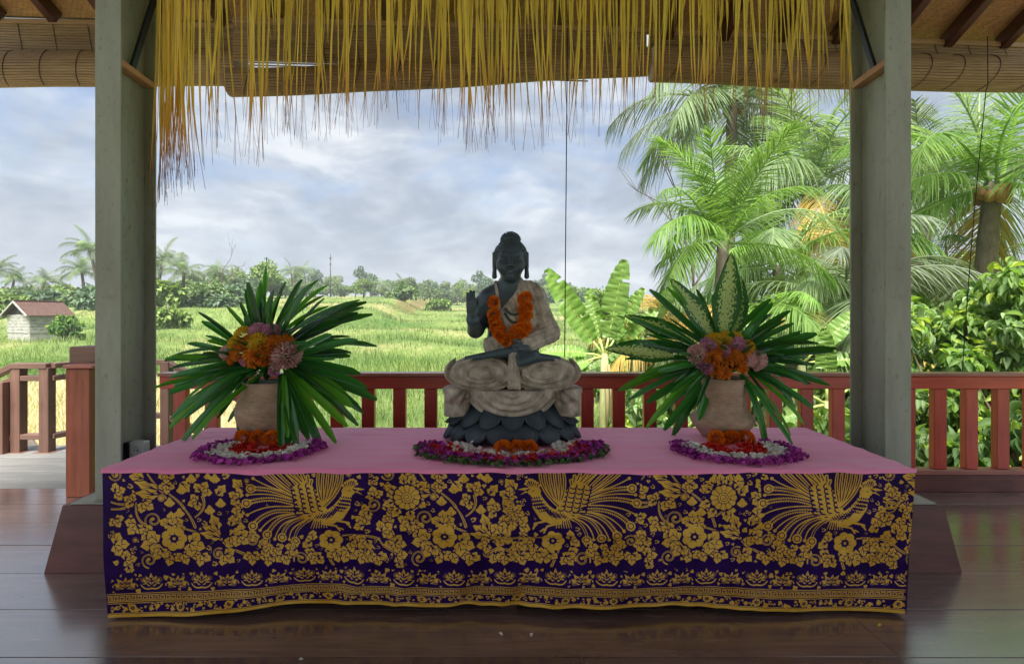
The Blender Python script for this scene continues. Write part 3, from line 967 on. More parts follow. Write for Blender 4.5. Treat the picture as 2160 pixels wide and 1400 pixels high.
def stroke(pts, w0, w1=None, val=1.0):
    w1 = w0 if w1 is None else w1
    pts = np.asarray(pts, dtype=float); n = len(pts) - 1
    mw = max(w0, w1)
    s = _sub(pts[:, 0].min() - mw, pts[:, 0].max() + mw, pts[:, 1].min() - mw, pts[:, 1].max() + mw)
    if s is None: return
    i0, i1, j0, j1 = s
    X = np.arange(i0, i1)[None, :] / SC + QX0; Y = np.arange(j0, j1)[:, None] / SC + QY0
    cov = np.zeros((j1 - j0, i1 - i0), dtype=np.float32)
    for k in range(n):
        (ax, ay), (bx_, by_) = pts[k], pts[k + 1]
        dx, dy = bx_ - ax, by_ - ay
        L2 = dx * dx + dy * dy + 1e-9
        tt = np.clip(((X - ax) * dx + (Y - ay) * dy) / L2, 0, 1)
        r = .5 * (w0 + (w1 - w0) * (k + tt) / n)
        d = np.hypot(X - ax - tt * dx, Y - ay - tt * dy)
        cov = np.maximum(cov, np.clip((r - d) * SC + .5, 0, 1))
    g = G[j0:j1, i0:i1]
    G[j0:j1, i0:i1] = g * (1 - cov) + val * cov
def disc(x, y, r, val=1.0): stroke([(x, y), (x + .01, y)], 2 * r, 2 * r, val)
def bez(a, b_, c_, n=14):
    t = np.linspace(0, 1, n)[:, None]
    a, b_, c_ = (np.array(q, dtype=float) for q in (a, b_, c_))
    return (1 - t) ** 2 * a + 2 * t * (1 - t) * b_ + t * t * c_
def leaf(bx_, by_, ang, L, w, lob=2.5, curl=.0, veins=True):
    """one leaf with a scalloped edge, dark veins and a hooked tip; angle in degrees, 90 = up"""
    a = R(ang); n = 26
    t = np.linspace(0, 1, n)
    ax = t * L; off = curl * L * t ** 2
    hw = w * np.sin(np.pi * np.clip(t, 0, 1) ** .75) ** .8 * (1 + .22 * np.cos(2 * np.pi * t * lob + 2.6))
    U = np.concatenate([ax, ax[::-1]]); Wd = np.concatenate([off + hw, (off - hw)[::-1]])
    ca, sa = math.cos(a), math.sin(a)
    T = lambda u, v: np.stack([bx_ + u * ca - v * sa, by_ - (u * sa + v * ca)], -1)
    if veins:
        hw2 = hw + 1.9
        fill(T(np.concatenate([ax * 1.04, (ax * 1.04)[::-1]]), np.concatenate([off + hw2, (off - hw2)[::-1]])), 0.0)
    fill(T(U, Wd))
    if veins:
        stroke(T(ax[:19], off[:19]), 2.8, 1.2, 0.0)
        for s in (-1, 1):
            stroke(T(np.array([.08 * L, .34 * L, .58 * L]), np.array([0, s * w * .28, s * w * .58]) + curl * L * np.array([.0, .11, .33])), 2.2, 1.0, 0.0)
def palmate(x, y, ang, r, n=3, spread=58):
    for k in range(n):
        leaf(x, y, ang + (k - (n - 1) / 2) * spread, r * (1 - .12 * abs(k - (n - 1) / 2)), r * .34, 2.2, .12 * (k - (n - 1) / 2))
    disc(x, y, 2.2, 0.0)
def scroll(x, y, r, a0=0, turn=1.5, w=6, s=1):
    t = np.linspace(0, 1, 30)
    a = R(a0) + s * t * turn * 2 * np.pi
    rr = r * (1 - .82 * t)
    pts = np.stack([x + rr * np.cos(a), y - rr * np.sin(a)], -1)
    stroke(pts, w * .6, w, 1); stroke(pts[2:-3], 1.2, 1.5, 0.0)
    disc(*pts[-1], w * .7)
def stem(*p):
    pts = bez(*p) if len(p) == 3 else np.array(p, dtype=float)
    stroke(pts, 3.2, 6.0); stroke(pts, .8, 1.8, 0.0)
def bud(x, y, r, ang=90):
    leaf(x - r * math.cos(R(ang)), y + r * math.sin(R(ang)), ang, 2 * r, r * .85, 1.5, 0, False)
    stroke([(x - r * math.cos(R(ang)), y + r * math.sin(R(ang))), (x, y)], 1.6, .8, 0.0)
def flower(x, y, r, n=12):
    for k in range(n):
        a = 2 * math.pi * k / n
        disc(x + r * .78 * math.cos(a), y + r * .78 * math.sin(a), r * .27)
    disc(x, y, r * .82)
    for k in range(n):
        a = 2 * math.pi * (k + .5) / n
        stroke([(x + r * .52 * math.cos(a), y + r * .52 * math.sin(a)), (x + r * .95 * math.cos(a), y + r * .95 * math.sin(a))], 1.8, 1.2, 0.0)
    t = np.linspace(0, 1, 50); a = t * 2 * np.pi * 2.4
    stroke(np.stack([x + r * .56 * (1 - t * .85) * np.cos(a), y + r * .56 * (1 - t * .85) * np.sin(a)], -1), 1.7, 1.5, 0.0)
def rose(x, y, r):
    for k in range(7):
        a = 2 * math.pi * k / 7
        disc(x + r * .62 * math.cos(a), y + r * .62 * math.sin(a), r * .38)
        th = np.linspace(a - 1.1, a + 1.1, 8)
        stroke(np.stack([x + r * .62 * math.cos(a) + r * .34 * np.cos(th + math.pi), y + r * .62 * math.sin(a) + r * .34 * np.sin(th + math.pi)], -1), 1.5, 1.5, 0.0)
    for k in range(4):
        th = np.linspace(k * 1.6, k * 1.6 + 2.0, 7)
        stroke(np.stack([x + r * .3 * np.cos(th), y + r * .3 * np.sin(th)], -1), 1.6, 1.2, 0.0)
    disc(x, y, r * .12)
def Z1(X, Y): return (200 + X / 4.0, 970 + Y / 4.0)
def section_vine(ox, oy=0, mir=False, x0=0):
    """the flowering vine that fills the field between two birds"""
    def q(X, Y):
        x, y = Z1(X, Y)
        if mir: x = 2 * x0 - x
        return x + ox, y + oy
    def A(a): return 180 - a if mir else a
    stem(q(430, 90), q(520, 230), q(560, 245)); stem(q(590, 250), q(700, 330), q(730, 390)); stem(q(730, 390), q(790, 470), q(815, 560))
    stem(q(700, 560), q(860, 620), q(1035, 672)); stem(q(330, 340), q(310, 500), q(440, 550)); stem(q(820, 470), q(930, 400), q(890, 290))
    stem(q(1050, 700), q(1130, 770), q(1230, 810)); stem(q(120, 330), q(220, 370), q(300, 330)); stem(q(120, 390), q(220, 400), q(300, 350))
    for X, Y, a, r in ((150, 250, 20, 25), (140, 690, 0, 32), (150, 470, -60, 22), (330, 520, 230, 29), (385, 330, -35, 28), (590, 90, -90, 22), (590, 180, -90, 22), (880, 250, 60, 27), (850, 330, 200, 24), (1110, 650, -30, 32), (220, 830, 10, 26), (620, 540, 90, 32), (860, 800, -100, 28), (1060, 810, -40, 28), (610, 790, -110, 28), (700, 790, -70, 27), (430, 610, 150, 24), (500, 690, 190, 38), (760, 700, -20, 36), (520, 740, 240, 28), (1220, 410, 190, 24), (1200, 310, 150, 26), (300, 330, 150, 22)):
        palmate(*q(X, Y), A(a), r)
    for X, Y, a, L, w in ((400, 130, 170, 32, 12), (520, 270, 175, 50, 10), (520, 230, 160, 55, 9), (1030, 640, 150, 44, 11), (1030, 660, 165, 46, 9), (1010, 590, 110, 38, 11), (720, 590, 130, 20, 8), (710, 160, -50, 28, 11), (1010, 280, 50, 30, 10), (1240, 240, 130, 34, 12), (240, 880, -70, 20, 9), (1120, 560, 80, 26, 8), (1290, 640, 60, 16, 8)):
        leaf(*q(X, Y), A(a), L, w)
    for X, Y, r in ((715, 225, 11), (610, 335, 11), (690, 430, 11), (800, 130, 11), (1000, 130, 11), (940, 110, 8), (1040, 350, 11), (945, 410, 11), (1320, 830, 11), (1210, 560, 9)):
        bud(*q(X, Y), r)
    for X, Y, r, a, s in ((470, 490, 19, 250, -1), (420, 840, 17, 260, -1), (1010, 800, 13, 60, 1), (160, 95, 14, 200, 1), (1180, 500, 12, 40, 1), (1320, 660, 13, 90, 1), (545, 300, 9, 0, 1)):
        scroll(*q(X, Y), r, A(a), 1.4, 5, -s if mir else s)
    rose(*q(635, 655), 27)
def bird(ox, mir=False):
    def q(X, Y):
        x, y = 480 + X / 4.0, 970 + Y / 4.0
        if mir: x = 2 * 640 - x
        return (x + ox, y)
    # tail plumes with an eye at the tip
    for (ex, ey), (cx_, cy_), (rx_, ry_) in (((180, 222), (420, 215), (640, 360)), ((140, 355), (400, 265), (650, 400)), ((190, 560), (330, 370), (660, 430)), ((310, 640), (420, 420), (680, 450)), ((440, 665), (490, 480), (690, 470)), ((565, 685), (560, 560), (700, 490))):
        p = bez(q(ex, ey), q(cx_, cy_), q(rx_, ry_), 26)
        stroke(p, 12, 8); stroke(p, 3.2, 2.6, 0.0)
        for k in range(3, 22):
            tx, ty = p[k + 1] - p[k - 1]; l = math.hypot(tx, ty) + 1e-6
            nx_, ny_ = -ty / l, tx / l
            for s in (-1, 1):
                stroke([(p[k][0] + s * nx_ * 3.2, p[k][1] + s * ny_ * 3.2), (p[k][0] + s * nx_ * 7.5 - tx / l * 3, p[k][1] + s * ny_ * 7.5 - ty / l * 3)], 1.6, 1.8, 0.0)
        disc(*p[0], 10); disc(*p[0], 7, 0.0); disc(*p[0], 4.8)
    for (ex, ey), (cx_, cy_), (rx_, ry_) in (((205, 130), (350, 230), (560, 260)), ((150, 280), (380, 250), (600, 340)), ((145, 460), (300, 360), (600, 380)), ((250, 600), (380, 420), (640, 440)), ((375, 680), (430, 480), (660, 470)), ((505, 680), (520, 540), (680, 490))):
        p = bez(q(ex, ey), q(cx_, cy_), q(rx_, ry_), 16)
        stroke(p, 2.2, 3.0); disc(*p[0], 3.6)
    # far plumes at the top
    for e in ((290, 95), (350, 90), (420, 90), (490, 90)):
        p = bez(q(*e), q(e[0] + 120, 210), q(640, 330), 16); stroke(p, 7.5, 6); stroke(p, 2.4, 2.2, 0.0)
    # wings: folded fans of feathers
    for k, e in enumerate(((500, 90), (560, 88), (620, 92), (668, 110), (700, 150))):
        p = bez(q(810, 425), q(700 - 10 * k, 260 - 10 * k), q(*e), 18); stroke(p, 10, 8); stroke(p, 2.8, 2.4, 0.0)
    fill([q(*v) for v in ((820, 430), (735, 240), (650, 150), (560, 190), (530, 250), (560, 330), (630, 420), (720, 455))])
    for r_ in range(4):
        for k in range(6):
            c = q(555 + r_ * 62 + k * 8, 215 + k * 42 - r_ * 8)
            th = np.linspace(-.3, math.pi * .8, 8) + (math.pi * .55 if not mir else -.05)
            stroke(np.stack([c[0] + 8 * np.cos(th), c[1] + 7 * np.sin(th)], -1), 3.0, 2.8, 0.0)
    for k in range(6):
        u = (760 + 40 * k, 92)
        p = bez(q(800, 385), q(735 + 45 * k, 240), q(*u), 16); stroke(p, 7.5, 6.5); stroke(p, 2.4, 2.2, 0.0)
    # body with scales, neck, head, crest, beak
    fill([q(*v) for v in ((955, 275), (1040, 285), (1022, 400), (960, 500), (870, 548), (770, 525), (690, 500), (700, 455), (800, 440), (880, 380), (930, 320))])
    for j in range(16):
        for k in range(5):
            tj = j / 15.0
            c = bez((1000, 300), (960, 430), (720, 490), 16)[j]
            nrm = (-.6, .8) if tj > .5 else (1.0, .15)
            cc = q(c[0] + (k - 2) * 19 * (nrm[0]), c[1] + (k - 2) * 19 * nrm[1] + (10 if j % 2 else 0))
            th = np.linspace(.2, math.pi + .3, 6)
            stroke(np.stack([cc[0] + 3.3 * np.cos(th), cc[1] + 3.3 * np.sin(th)], -1), 1.6, 1.6, 0.0)
    disc(*q(1000, 250), 11.5); disc(*q(1035, 255), 7)
    disc(*q(1020, 240), 2.6, 0.0); disc(*q(1020, 240), 1.1)
    fill([q(*v) for v in ((1040, 215), (1090, 240), (1155, 232), (1095, 215))]); fill([q(*v) for v in ((1050, 255), (1090, 262), (1140, 288), (1085, 245))])
    for e in ((965, 195), (985, 172), (1005, 158), (1028, 145), (1052, 142), (1074, 156), (1084, 180)):
        stroke([q(1005 + (e[0] - 1005) * .3, 232), q(*e)], 2.0, 1.6); disc(*q(*e), 3.0)
    for k in range(7):
        stroke([q(720 + k * 14, 500), q(690 + k * 22, 580)], 2.4, 1.0)
    stroke([q(780, 540), q(900, 565), q(930, 610)], 4, 3); stroke([q(930, 585), q(960, 600)], 3, 2)
    stroke([q(900, 515), q(990, 535), q(1020, 580)], 5, 3); disc(*q(1000, 545), 4)
section_vine(0); bird(0)
section_vine(578)
bird(580, True)
section_vine(1110); bird(1100)
section_vine(1640)
def section_under(ox, mir=False):
    """leaves and roses in the strip below a bird"""
    def q(X, Y):
        x, y = 480 + X / 4.0, 970 + Y / 4.0
        if mir: x = 2 * 640 - x
        return x + ox, y
    A = lambda a: 180 - a if mir else a
    stem(q(950, 660), q(1100, 640), q(1260, 690)); stem(q(1260, 690), q(1330, 790), q(1420, 800)); stem(q(800, 790), q(830, 860), q(860, 930)); stem(q(420, 850), q(520, 800), q(580, 840))
    for X, Y, a, r in ((700, 690, 150, 28), (1010, 720, -20, 28), (720, 800, 230, 26), (890, 800, -80, 28), (990, 800, -110, 30), (60, 650, -40, 28), (180, 810, -90, 26), (330, 820, -100, 26), (450, 820, -70, 26), (740, 840, 230, 25), (1150, 700, 230, 28), (1140, 560, 130, 28), (1290, 620, 40, 30), (1130, 820, 250, 26), (1250, 820, -80, 26), (260, 770, 20, 26), (1230, 300, 100, 26), (380, 750, -60, 22), (560, 760, 170, 26), (1180, 430, 200, 24), (1330, 430, 30, 24), (1400, 720, -10, 26)):
        palmate(*q(X, Y), A(a), r)
    for X, Y, r, a, s in ((190, 690, 15, 30, 1), (600, 860, 17, 200, -1), (1220, 370, 17, 200, 1), (1180, 810, 14, 40, 1), (290, 700, 12, 80, -1)):
        scroll(*q(X, Y), r, A(a), 1.4, 5, -s if mir else s)
    rose(*q(850, 700), 25)
section_under(0); section_under(580, True); section_under(1100)
# the round spiral flowers
for fx, fy in ((857, 1046), (1530, 1046)):
    disc(fx, fy, 31, 0.0); flower(fx, fy, 27)
    for a in (150, 100, 75, 40, 200, 235, 280):
        leaf(fx + 30 * math.cos(R(a)), fy - 30 * math.sin(R(a)), a, 26, 9)
# birds are drawn over the vine: clear a rim round each and draw them once more
for ox, mir in ((0, False), (580, True), (1100, False)):
    poly = [(505, 990), (512, 1060), (520, 1115), (560, 1140), (640, 1142), (660, 1105), (735, 1112), (748, 1060), (775, 1040), (760, 1000), (720, 985), (560, 985)]
    fill([((2 * 640 - x if mir else x) + ox, y) for x, y in poly], 0.0)
    bird(ox, mir)
# small things fill what is still empty
G[int((1205 - QY0) * SC):, :] = 0
rr = random.Random(5)
for k in range(9000):
    x, y = rr.uniform(226, 1928), rr.uniform(994, 1193)
    r = (19, 16, 13.5, 11, 9, 7, 5.6, 4.6, 3.8)[k * 9 // 9000]
    i, j, e = int((x - QX0) * SC), int((y - QY0) * SC), int((r + .5) * SC)
    if y + r > 1199 or G[max(0, j - e):j + e + 1, max(0, i - e):i + e + 1].max() > .3: continue
    c = rr.random()
    if c < .45 and r > 7: palmate(x, y + r * .5, rr.uniform(0, 360), r * 1.25)
    elif c < .7: leaf(x - r, y, rr.uniform(-50, 50), 2 * r, r * .7)
    elif c < .85 and r > 6: scroll(x, y, r, rr.uniform(0, 360), 1.2, 3.6)
    else: bud(x, y, r * .9, rr.uniform(0, 360))
G[int((1205 - QY0) * SC):, :] = 0
# borders: a row of palmettes, the key band, small flowers, the gold hem
for k in range(32):
    x = 252 + k * 54.2
    y = 1243
    if k % 2 == 0:
        for a, L in ((90, 24), (58, 27), (122, 27), (28, 24), (152, 24)): leaf(x, y - 4, a, L, 4.6, 2.5, .1 * (1 if a > 90 else -1), True)
        for s in (-1, 1): scroll(x + s * 15, y - 7, 10, 90 - s * 90, 1.2, 3.6, s)
    else:
        for a, L in ((90, 28), (62, 24), (118, 24), (36, 20), (144, 20)): leaf(x, y - 8, a, L, 4.6, 2.5, 0, True)
        for s in (-1, 1):
            scroll(x + s * 17, y - 20, 8, -90, 1.3, 3.4, -s); stroke(bez((x, y - 2), (x + s * 14, y + 3), (x + s * 22, y - 10)), 3.2, 2.2)
for k in range(2600):
    x, y = rr.uniform(226, 1928), rr.uniform(1211, 1246)
    r = (6, 4.6, 3.6)[k * 3 // 2600]
    i, j, e = int((x - QX0) * SC), int((y - QY0) * SC), int((r + .8) * SC)
    if G[max(0, j - e):j + e + 1, max(0, i - e):i + e + 1].max() > .3: continue
    if k % 2: bud(x, y, r, rr.uniform(0, 360))
    else: scroll(x, y, r, rr.uniform(0, 360), 1.0, 2.4)
for yy, w in ((1251, 1.6), (1255, 1.8), (1268, 1.8), (1272, 1.6)):
    stroke([(214, yy), (1934, yy)], w)
for k in range(143):
    x = 216 + k * 12
    stroke([(x, 1265), (x, 1258.2), (x + 8, 1258.2), (x + 8, 1262.4), (x + 4, 1262.4)], 1.7)
    stroke([(x, 1265), (x + 12, 1265)], 1.5)
for k in range(150):
    x = 218 + k * 11.5
    y = 1283 + 3 * math.sin(k * 1.3)
    if k % 9 == 4: rose(x, 1283, 9)
    else: leaf(x, y, rr.uniform(0, 360), 11, 4.5, 1.5, 0, k % 2 == 0); bud(x + 4, y + rr.choice((-5, 5)), 3.2, rr.uniform(0, 360))
stroke([(214, 1293.6), (1934, 1293.6)], 1.6)
G[int((1297.2 - QY0) * SC):, :] = 1.0
for k in range(0): pass

def cloth_disp(x, v):
    """how far the hanging cloth stands off the table, in metres (positive = towards the viewer)"""
    lo = v ** 1.4
    d = .010 * lo * np.sin(3.1 * x + .6) + .007 * lo * np.sin(8.7 * x + 4 * v + 1.0)
    d += .011 * np.exp(-((x + .78 - .25 * (v - .5)) / .05) ** 2) * np.exp(-((v - .42) / .22) ** 2)      # diagonal ruck under the left bird
    d += .009 * np.exp(-((x + .50 + .35 * (v - .6)) / .035) ** 2) * np.exp(-((v - .75) / .28) ** 2)
    d += .008 * np.exp(-((x + .38 + .30 * (v - .8)) / .03) ** 2) * np.exp(-((v - .85) / .2) ** 2)
    d += .009 * np.exp(-((v - .44 - .03 * x) / .035) ** 2) * np.exp(-((x - .1) / .55) ** 2)             # long horizontal crease in the middle
    d += .006 * np.exp(-((v - .62 + .05 * x) / .05) ** 2) * np.exp(-((x + .4) / .5) ** 2)
    d += .004 * np.sin(21 * x + 9 * v + 2 * np.sin(5 * x)) * lo * np.exp(-((x + .3) / .9) ** 2)
    d += .0022 * np.sin(46 * x + 14 * v + 3 * np.sin(7 * x)) * lo * (.5 + .5 * np.sin(2.3 * x + 1))
    d = d * 1.9
    d -= .030 * sstep(.80, 1.0, v) * np.exp(-((x - .05) / 1.0) ** 4)                                     # the lower middle falls back under the table
    return d
def hem(x):
    return .012 + .026 * np.exp(-((x - .03) / 1.15) ** 6) + .003 * np.sin(5 * x)
def front_fn(u, v):
    x = TX0 + (TX1 - TX0) * u
    # the sides draw in a little towards the floor
    x = x + (.020 * (1 - 2 * u)) * v ** 1.2
    z0 = TZ - .002; z = z0 + (hem(x) - z0) * v
    y = TF - .001 + .010 * v - cloth_disp(x, v) * np.clip(v * 8, 0, 1) - .002
    return np.stack([x, y, z], -1)
pm_, nt, b, out = new_mat('purple_cloth_gold_print')
at = nt.nodes.new('ShaderNodeAttribute'); at.attribute_name = 'gold'
fac = ramp(nt, at.outputs['Fac'], [(.32, (0, 0, 0)), (.62, (1, 1, 1))])
n1 = nnoise(nt, 9, 5, .6)
gold = ramp(nt, n1, [(.3, lin(198, 146, 40)), (.7, lin(234, 190, 84))])
purp = ramp(nt, n1, [(.3, lin(28, 4, 60)), (.7, lin(46, 10, 88))])
nt.links.new(mixrgb(nt, fac, purp, gold), b.inputs['Base Color'])
b.inputs['Roughness'].default_value = .55
b.inputs['Specular IOR Level'].default_value = .12
n2 = nnoise(nt, 420, 2, .5)
bump(nt, b, n2, .12, .002)
o = link('purple_cloth', grid_mesh('purple_cloth', front_fn, QW, QH, pm_, True, {'gold': G.ravel()}))
tag(o, 'purple cloth with gold birds and flowers hanging down the altar front', 'cloth')
# plain returns of the cloth on the two short sides, children of the cloth
purp_m = M('purple_plain', lin(48, 16, 98), .5, .2, 12)
for s, xx in ((-1, TX0), (1, TX1)):
    def side_fn(u, v, s=s, xx=xx):
        y = TF + .012 + (TB - TF - .03) * u
        z = TZ - .004 + (.02 - TZ) * v
        x = xx + s * (-.001 + .0 * u) - s * .02 * v ** 1.2 * (1 - u) + s * .006 * np.sin(9 * y) * v
        return np.stack([x + 0 * v, y, z], -1)
    link('side_drop', grid_mesh('side_drop', side_fn, 24, 12, purp_m), o)
def back_fn(u, v):
    x = TX0 + .01 + (TX1 - TX0 - .02) * u
    return np.stack([x, TB + .001 + .008 * np.sin(7 * x) * v, TZ - .02 + (.04 - TZ) * v], -1)
link('added_light_stop', grid_mesh('added_light_stop', back_fn, 80, 12, purp_m), o)  # unseen rear sheet, added so daylight stays out from under the table

# ================================================================== flowers: templates
def pompon(name, n, r, pl, pw, mat, flat=.8, cup=.5, seed=0, core=True, lo=-.35):
    """a flower head: n petals spread over a flattened ball, axis +z"""
    g = np.random.default_rng(seed)
    k = np.arange(n) + .5
    cz = 1 - (1 - lo) * k / n
    a = k * 2.399963 + g.normal(0, .12, n)
    s = np.sqrt(np.clip(1 - cz * cz, 0, 1))
    Nrm = np.stack([s * np.cos(a), s * np.sin(a), cz], -1)
    Pn = Nrm * (r - pl * .75) * np.array([1, 1, flat])
    up = np.array([0, 0, 1.0])
    side = np.cross(np.broadcast_to(up, Nrm.shape), Nrm + 1e-4); side /= np.linalg.norm(side, axis=1, keepdims=True)
    D = Nrm + g.normal(0, .16, (n, 3)) + np.stack([np.cos(a), np.sin(a), 0 * a], -1) * .25
    X, S, N = frames(D, np.cross(D, side))
    tv, tf = blade_template(3, lambda t: (.35 + .75 * math.sin(math.pi * min(1, t * .92) ** .8)) * (1 if t < .99 else .5), bend=cup, fold=.5)
    sz = g.uniform(.8, 1.2, n)
    V, F = scatter(tv, tf, Pn, X * (pl * sz)[:, None], S * (pw * sz)[:, None], N * (pl * sz)[:, None])
    rnd = np.repeat(np.clip(.5 + .35 * (np.linalg.norm(Pn, axis=1) / r - .5) + g.normal(0, .25, n), 0, 1), len(tv))
    return np_mesh(name, V, F, mat, True, {'rnd': rnd})
mk = lambda n, d, l: leaf_mat(n, lin(*d), lin(*l), .6, .18, tcol=(1, 1, 1), spec=.3)
m_mar = mk('marigold_orange', (226, 88, 8), (252, 156, 26))
m_cpink = mk('mum_pink', (206, 120, 168), (248, 202, 226))
m_cpale = mk('mum_pale_pink', (232, 168, 168), (252, 230, 222))
m_cyel = mk('mum_yellow', (232, 184, 30), (252, 226, 84))
m_cor = mk('mum_orange', (226, 116, 30), (250, 178, 70))
MAR = [pompon('marigold', 170, .036, .014, .0062, m_mar, .82, .2, s, lo=-.75) for s in (1, 2, 3)]
MUM = {c: [pompon('bloom', 300, .05, .017, .0034, m, .78, -.5, s + 7, lo=-.3) for s in (1, 2)] for c, m in (('pink', m_cpink), ('pale', m_cpale), ('yellow', m_cyel), ('orange', m_cor))}
# an orange daisy-like bloom with a visible centre
DAISY = [pompon('bloom', 64, .05, .034, .0060, m_cor, .35, -.1, s + 20, lo=.05) for s in (1, 2)]

ZC = TZ + .0065
# ------------------------------------------------ flower petals strewn in rings
def petal_ring(name, label, c, bands, seed):
    g = np.random.default_rng(seed)
    t = empty(name, (c[0], c[1], ZC))
    tv, tf = blade_template(3, lambda u: math.sin(math.pi * (.08 + .9 * u)) ** .7, bend=-.35, fold=.45)
    for pname, mat, n, r0, r1, rx, ry, a0, a1, size, hmax in bands:
        a = R(a0) + (R(a1) - R(a0)) * g.random(n)
        r = np.sqrt(r0 ** 2 + (r1 ** 2 - r0 ** 2) * g.random(n)) * (1 + .03 * np.sin(a * 7) + g.normal(0, .018, n))
        x, y = rx * r * np.cos(a), ry * r * np.sin(a)
        h = .004 + hmax * g.random(n) ** 1.5
        keep = (c[1] + y > TF + .012)
        x, y, h, a = x[keep], y[keep], h[keep], a[keep]; m = len(x)
        D = g.normal(0, 1, (m, 3)); D[:, 2] = np.abs(D[:, 2]) * .45
        U = g.normal(0, .5, (m, 3)); U[:, 2] += 1
        X, S, N = frames(D, U)
        s = size * g.uniform(.7, 1.25, m)
        V, F = scatter(tv, tf, np.stack([x, y, h], -1) - X * (s * .5)[:, None], X * s[:, None], S * (s * .42)[:, None], N * s[:, None])
        V[:, 2] = np.maximum(V[:, 2], .0012)
        o = link(pname, np_mesh(pname, V, F, mat, True, {'rnd': np.repeat(g.random(m), len(tv))}), t)
        o['kind'] = 'stuff'
    tag(t, label, 'petals')
m_pp = mk('petal_purple', (120, 20, 116), (206, 84, 192)); m_pw = mk('petal_white', (222, 222, 210), (252, 252, 244))
m_pr = mk('petal_red', (176, 14, 16), (236, 60, 40)); m_pg = leaf_mat('petal_green', lin(28, 60, 30), lin(92, 130, 70), .5, .2)
def three(cx_, d, rx, ry):
    return [('purple_petals', m_pp, 430, .76, 1.0, rx, ry, 140, 400, .022, .012), ('white_petals', m_pw, 420, .50, .80, rx, ry, 150, 390, .022, .012), ('red_petals', m_pr, 300, .16, .52, rx, ry, 130, 410, .020, .012)]
petal_ring('petal_ring', 'round bed of purple, white and red petals before the left pot', (PX(550, 2.31), 2.315), three(0, 0, .268, .232), 31)
petal_ring('petal_ring', 'round bed of purple, white and red petals before the right pot', (PX(1551, 2.31), 2.315), three(0, 0, .275, .236), 32)
petal_ring('petal_ring', 'wide bed of dark red, purple and white petals before the statue', (PX(1079, 2.3), 2.36),
           [('green_sprigs', m_pg, 420, .86, 1.04, .425, .285, 175, 365, .020, .008), ('purple_petals', m_pp, 560, .70, 1.0, .42, .278, 165, 375, .022, .013),
            ('red_petals', m_pr, 240, .62, .98, .40, .27, 165, 375, .022, .014), ('white_petals', m_pw, 300, .42, .70, .42, .27, 160, 380, .022, .013)], 33)
def marigold(px, py, d, label, s=1.0):
    c = P(px, py, d)
    r = .036 * s
    o = link('marigold', MAR[int(px) % 3], None, (c.x, c.y, ZC + r * .74), (R(random.uniform(20, 50)), R(random.uniform(-20, 20)), random.uniform(0, 6)), s)
    tag(o, label, 'marigold', 'marigold heads lying before the altar pieces')
for (px, nm) in ((513, 'left'), (542, 'middle'), (573, 'right')):
    marigold(px, 0, 2.44, '%s of three orange marigolds in front of the left pot' % nm, 1.06)
for (px, nm) in ((1061, 'left'), (1090, 'middle'), (1117, 'right')):
    marigold(px, 0, 2.255, '%s of three orange marigolds at the foot of the statue' % nm, 1.05)
for (px, nm) in ((1511, 'left'), (1543, 'middle'), (1574, 'right')):
    marigold(px, 0, 2.44, '%s of three orange marigolds in front of the right pot' % nm, 1.06)

# ================================================================== pots
m_clay, nt, b, out = new_mat('weathered_clay')
n1 = nnoise(nt, 7, 7, .65, stretch=(1, 1, 2)); n2 = nnoise(nt, 30, 5, .6, stretch=(1, 1, 5))
c = ramp(nt, n1, [(.28, lin(120, 98, 82)), (.5, lin(176, 148, 126)), (.72, lin(204, 182, 160))])
c = mixrgb(nt, .35, c, ramp(nt, n2, [(.35, lin(150, 110, 84)), (.65, lin(196, 178, 160))]))
nt.links.new(c, b.inputs['Base Color']); b.inputs['Roughness'].default_value = .85
bump(nt, b, n2, .25, .004)
def pot(px, d, prof, label):
    t = empty('clay_pot', (PX(px, d), d, TZ + .006))
    MB().lathe(prof, 48, wob=lambda a, z: .012 * math.sin(2 * a + 9 * z) + .004 * math.sin(31 * z)).build('pot_body', m_clay, t)
    soil = MB(); soil.lathe([(0.0, prof[-1][1] + .01), (prof[-1][0] * 1.02, prof[-1][1] + .01)], 24)
    soil.build('flower_foam', M('floral_foam', lin(30, 50, 30), .9), t)
    tag(t, label, 'pot', 'weathered clay pots on the altar')
    return t
potL = pot(566, 2.60, [(0, .0), (.098, .0), (.104, .012), (.140, .075), (.152, .12), (.146, .165), (.126, .21), (.112, .245), (.118, .272), (.112, .276), (.10, .255)], 'round bellied weathered clay pot on the left of the altar')
potR = pot(1523, 2.60, [(0, .0), (.096, .0), (.102, .010), (.142, .062), (.153, .086), (.146, .108), (.118, .128), (.110, .15), (.108, .24), (.112, .29), (.106, .294), (.097, .27)], 'straight necked weathered clay pot on the right of the altar')

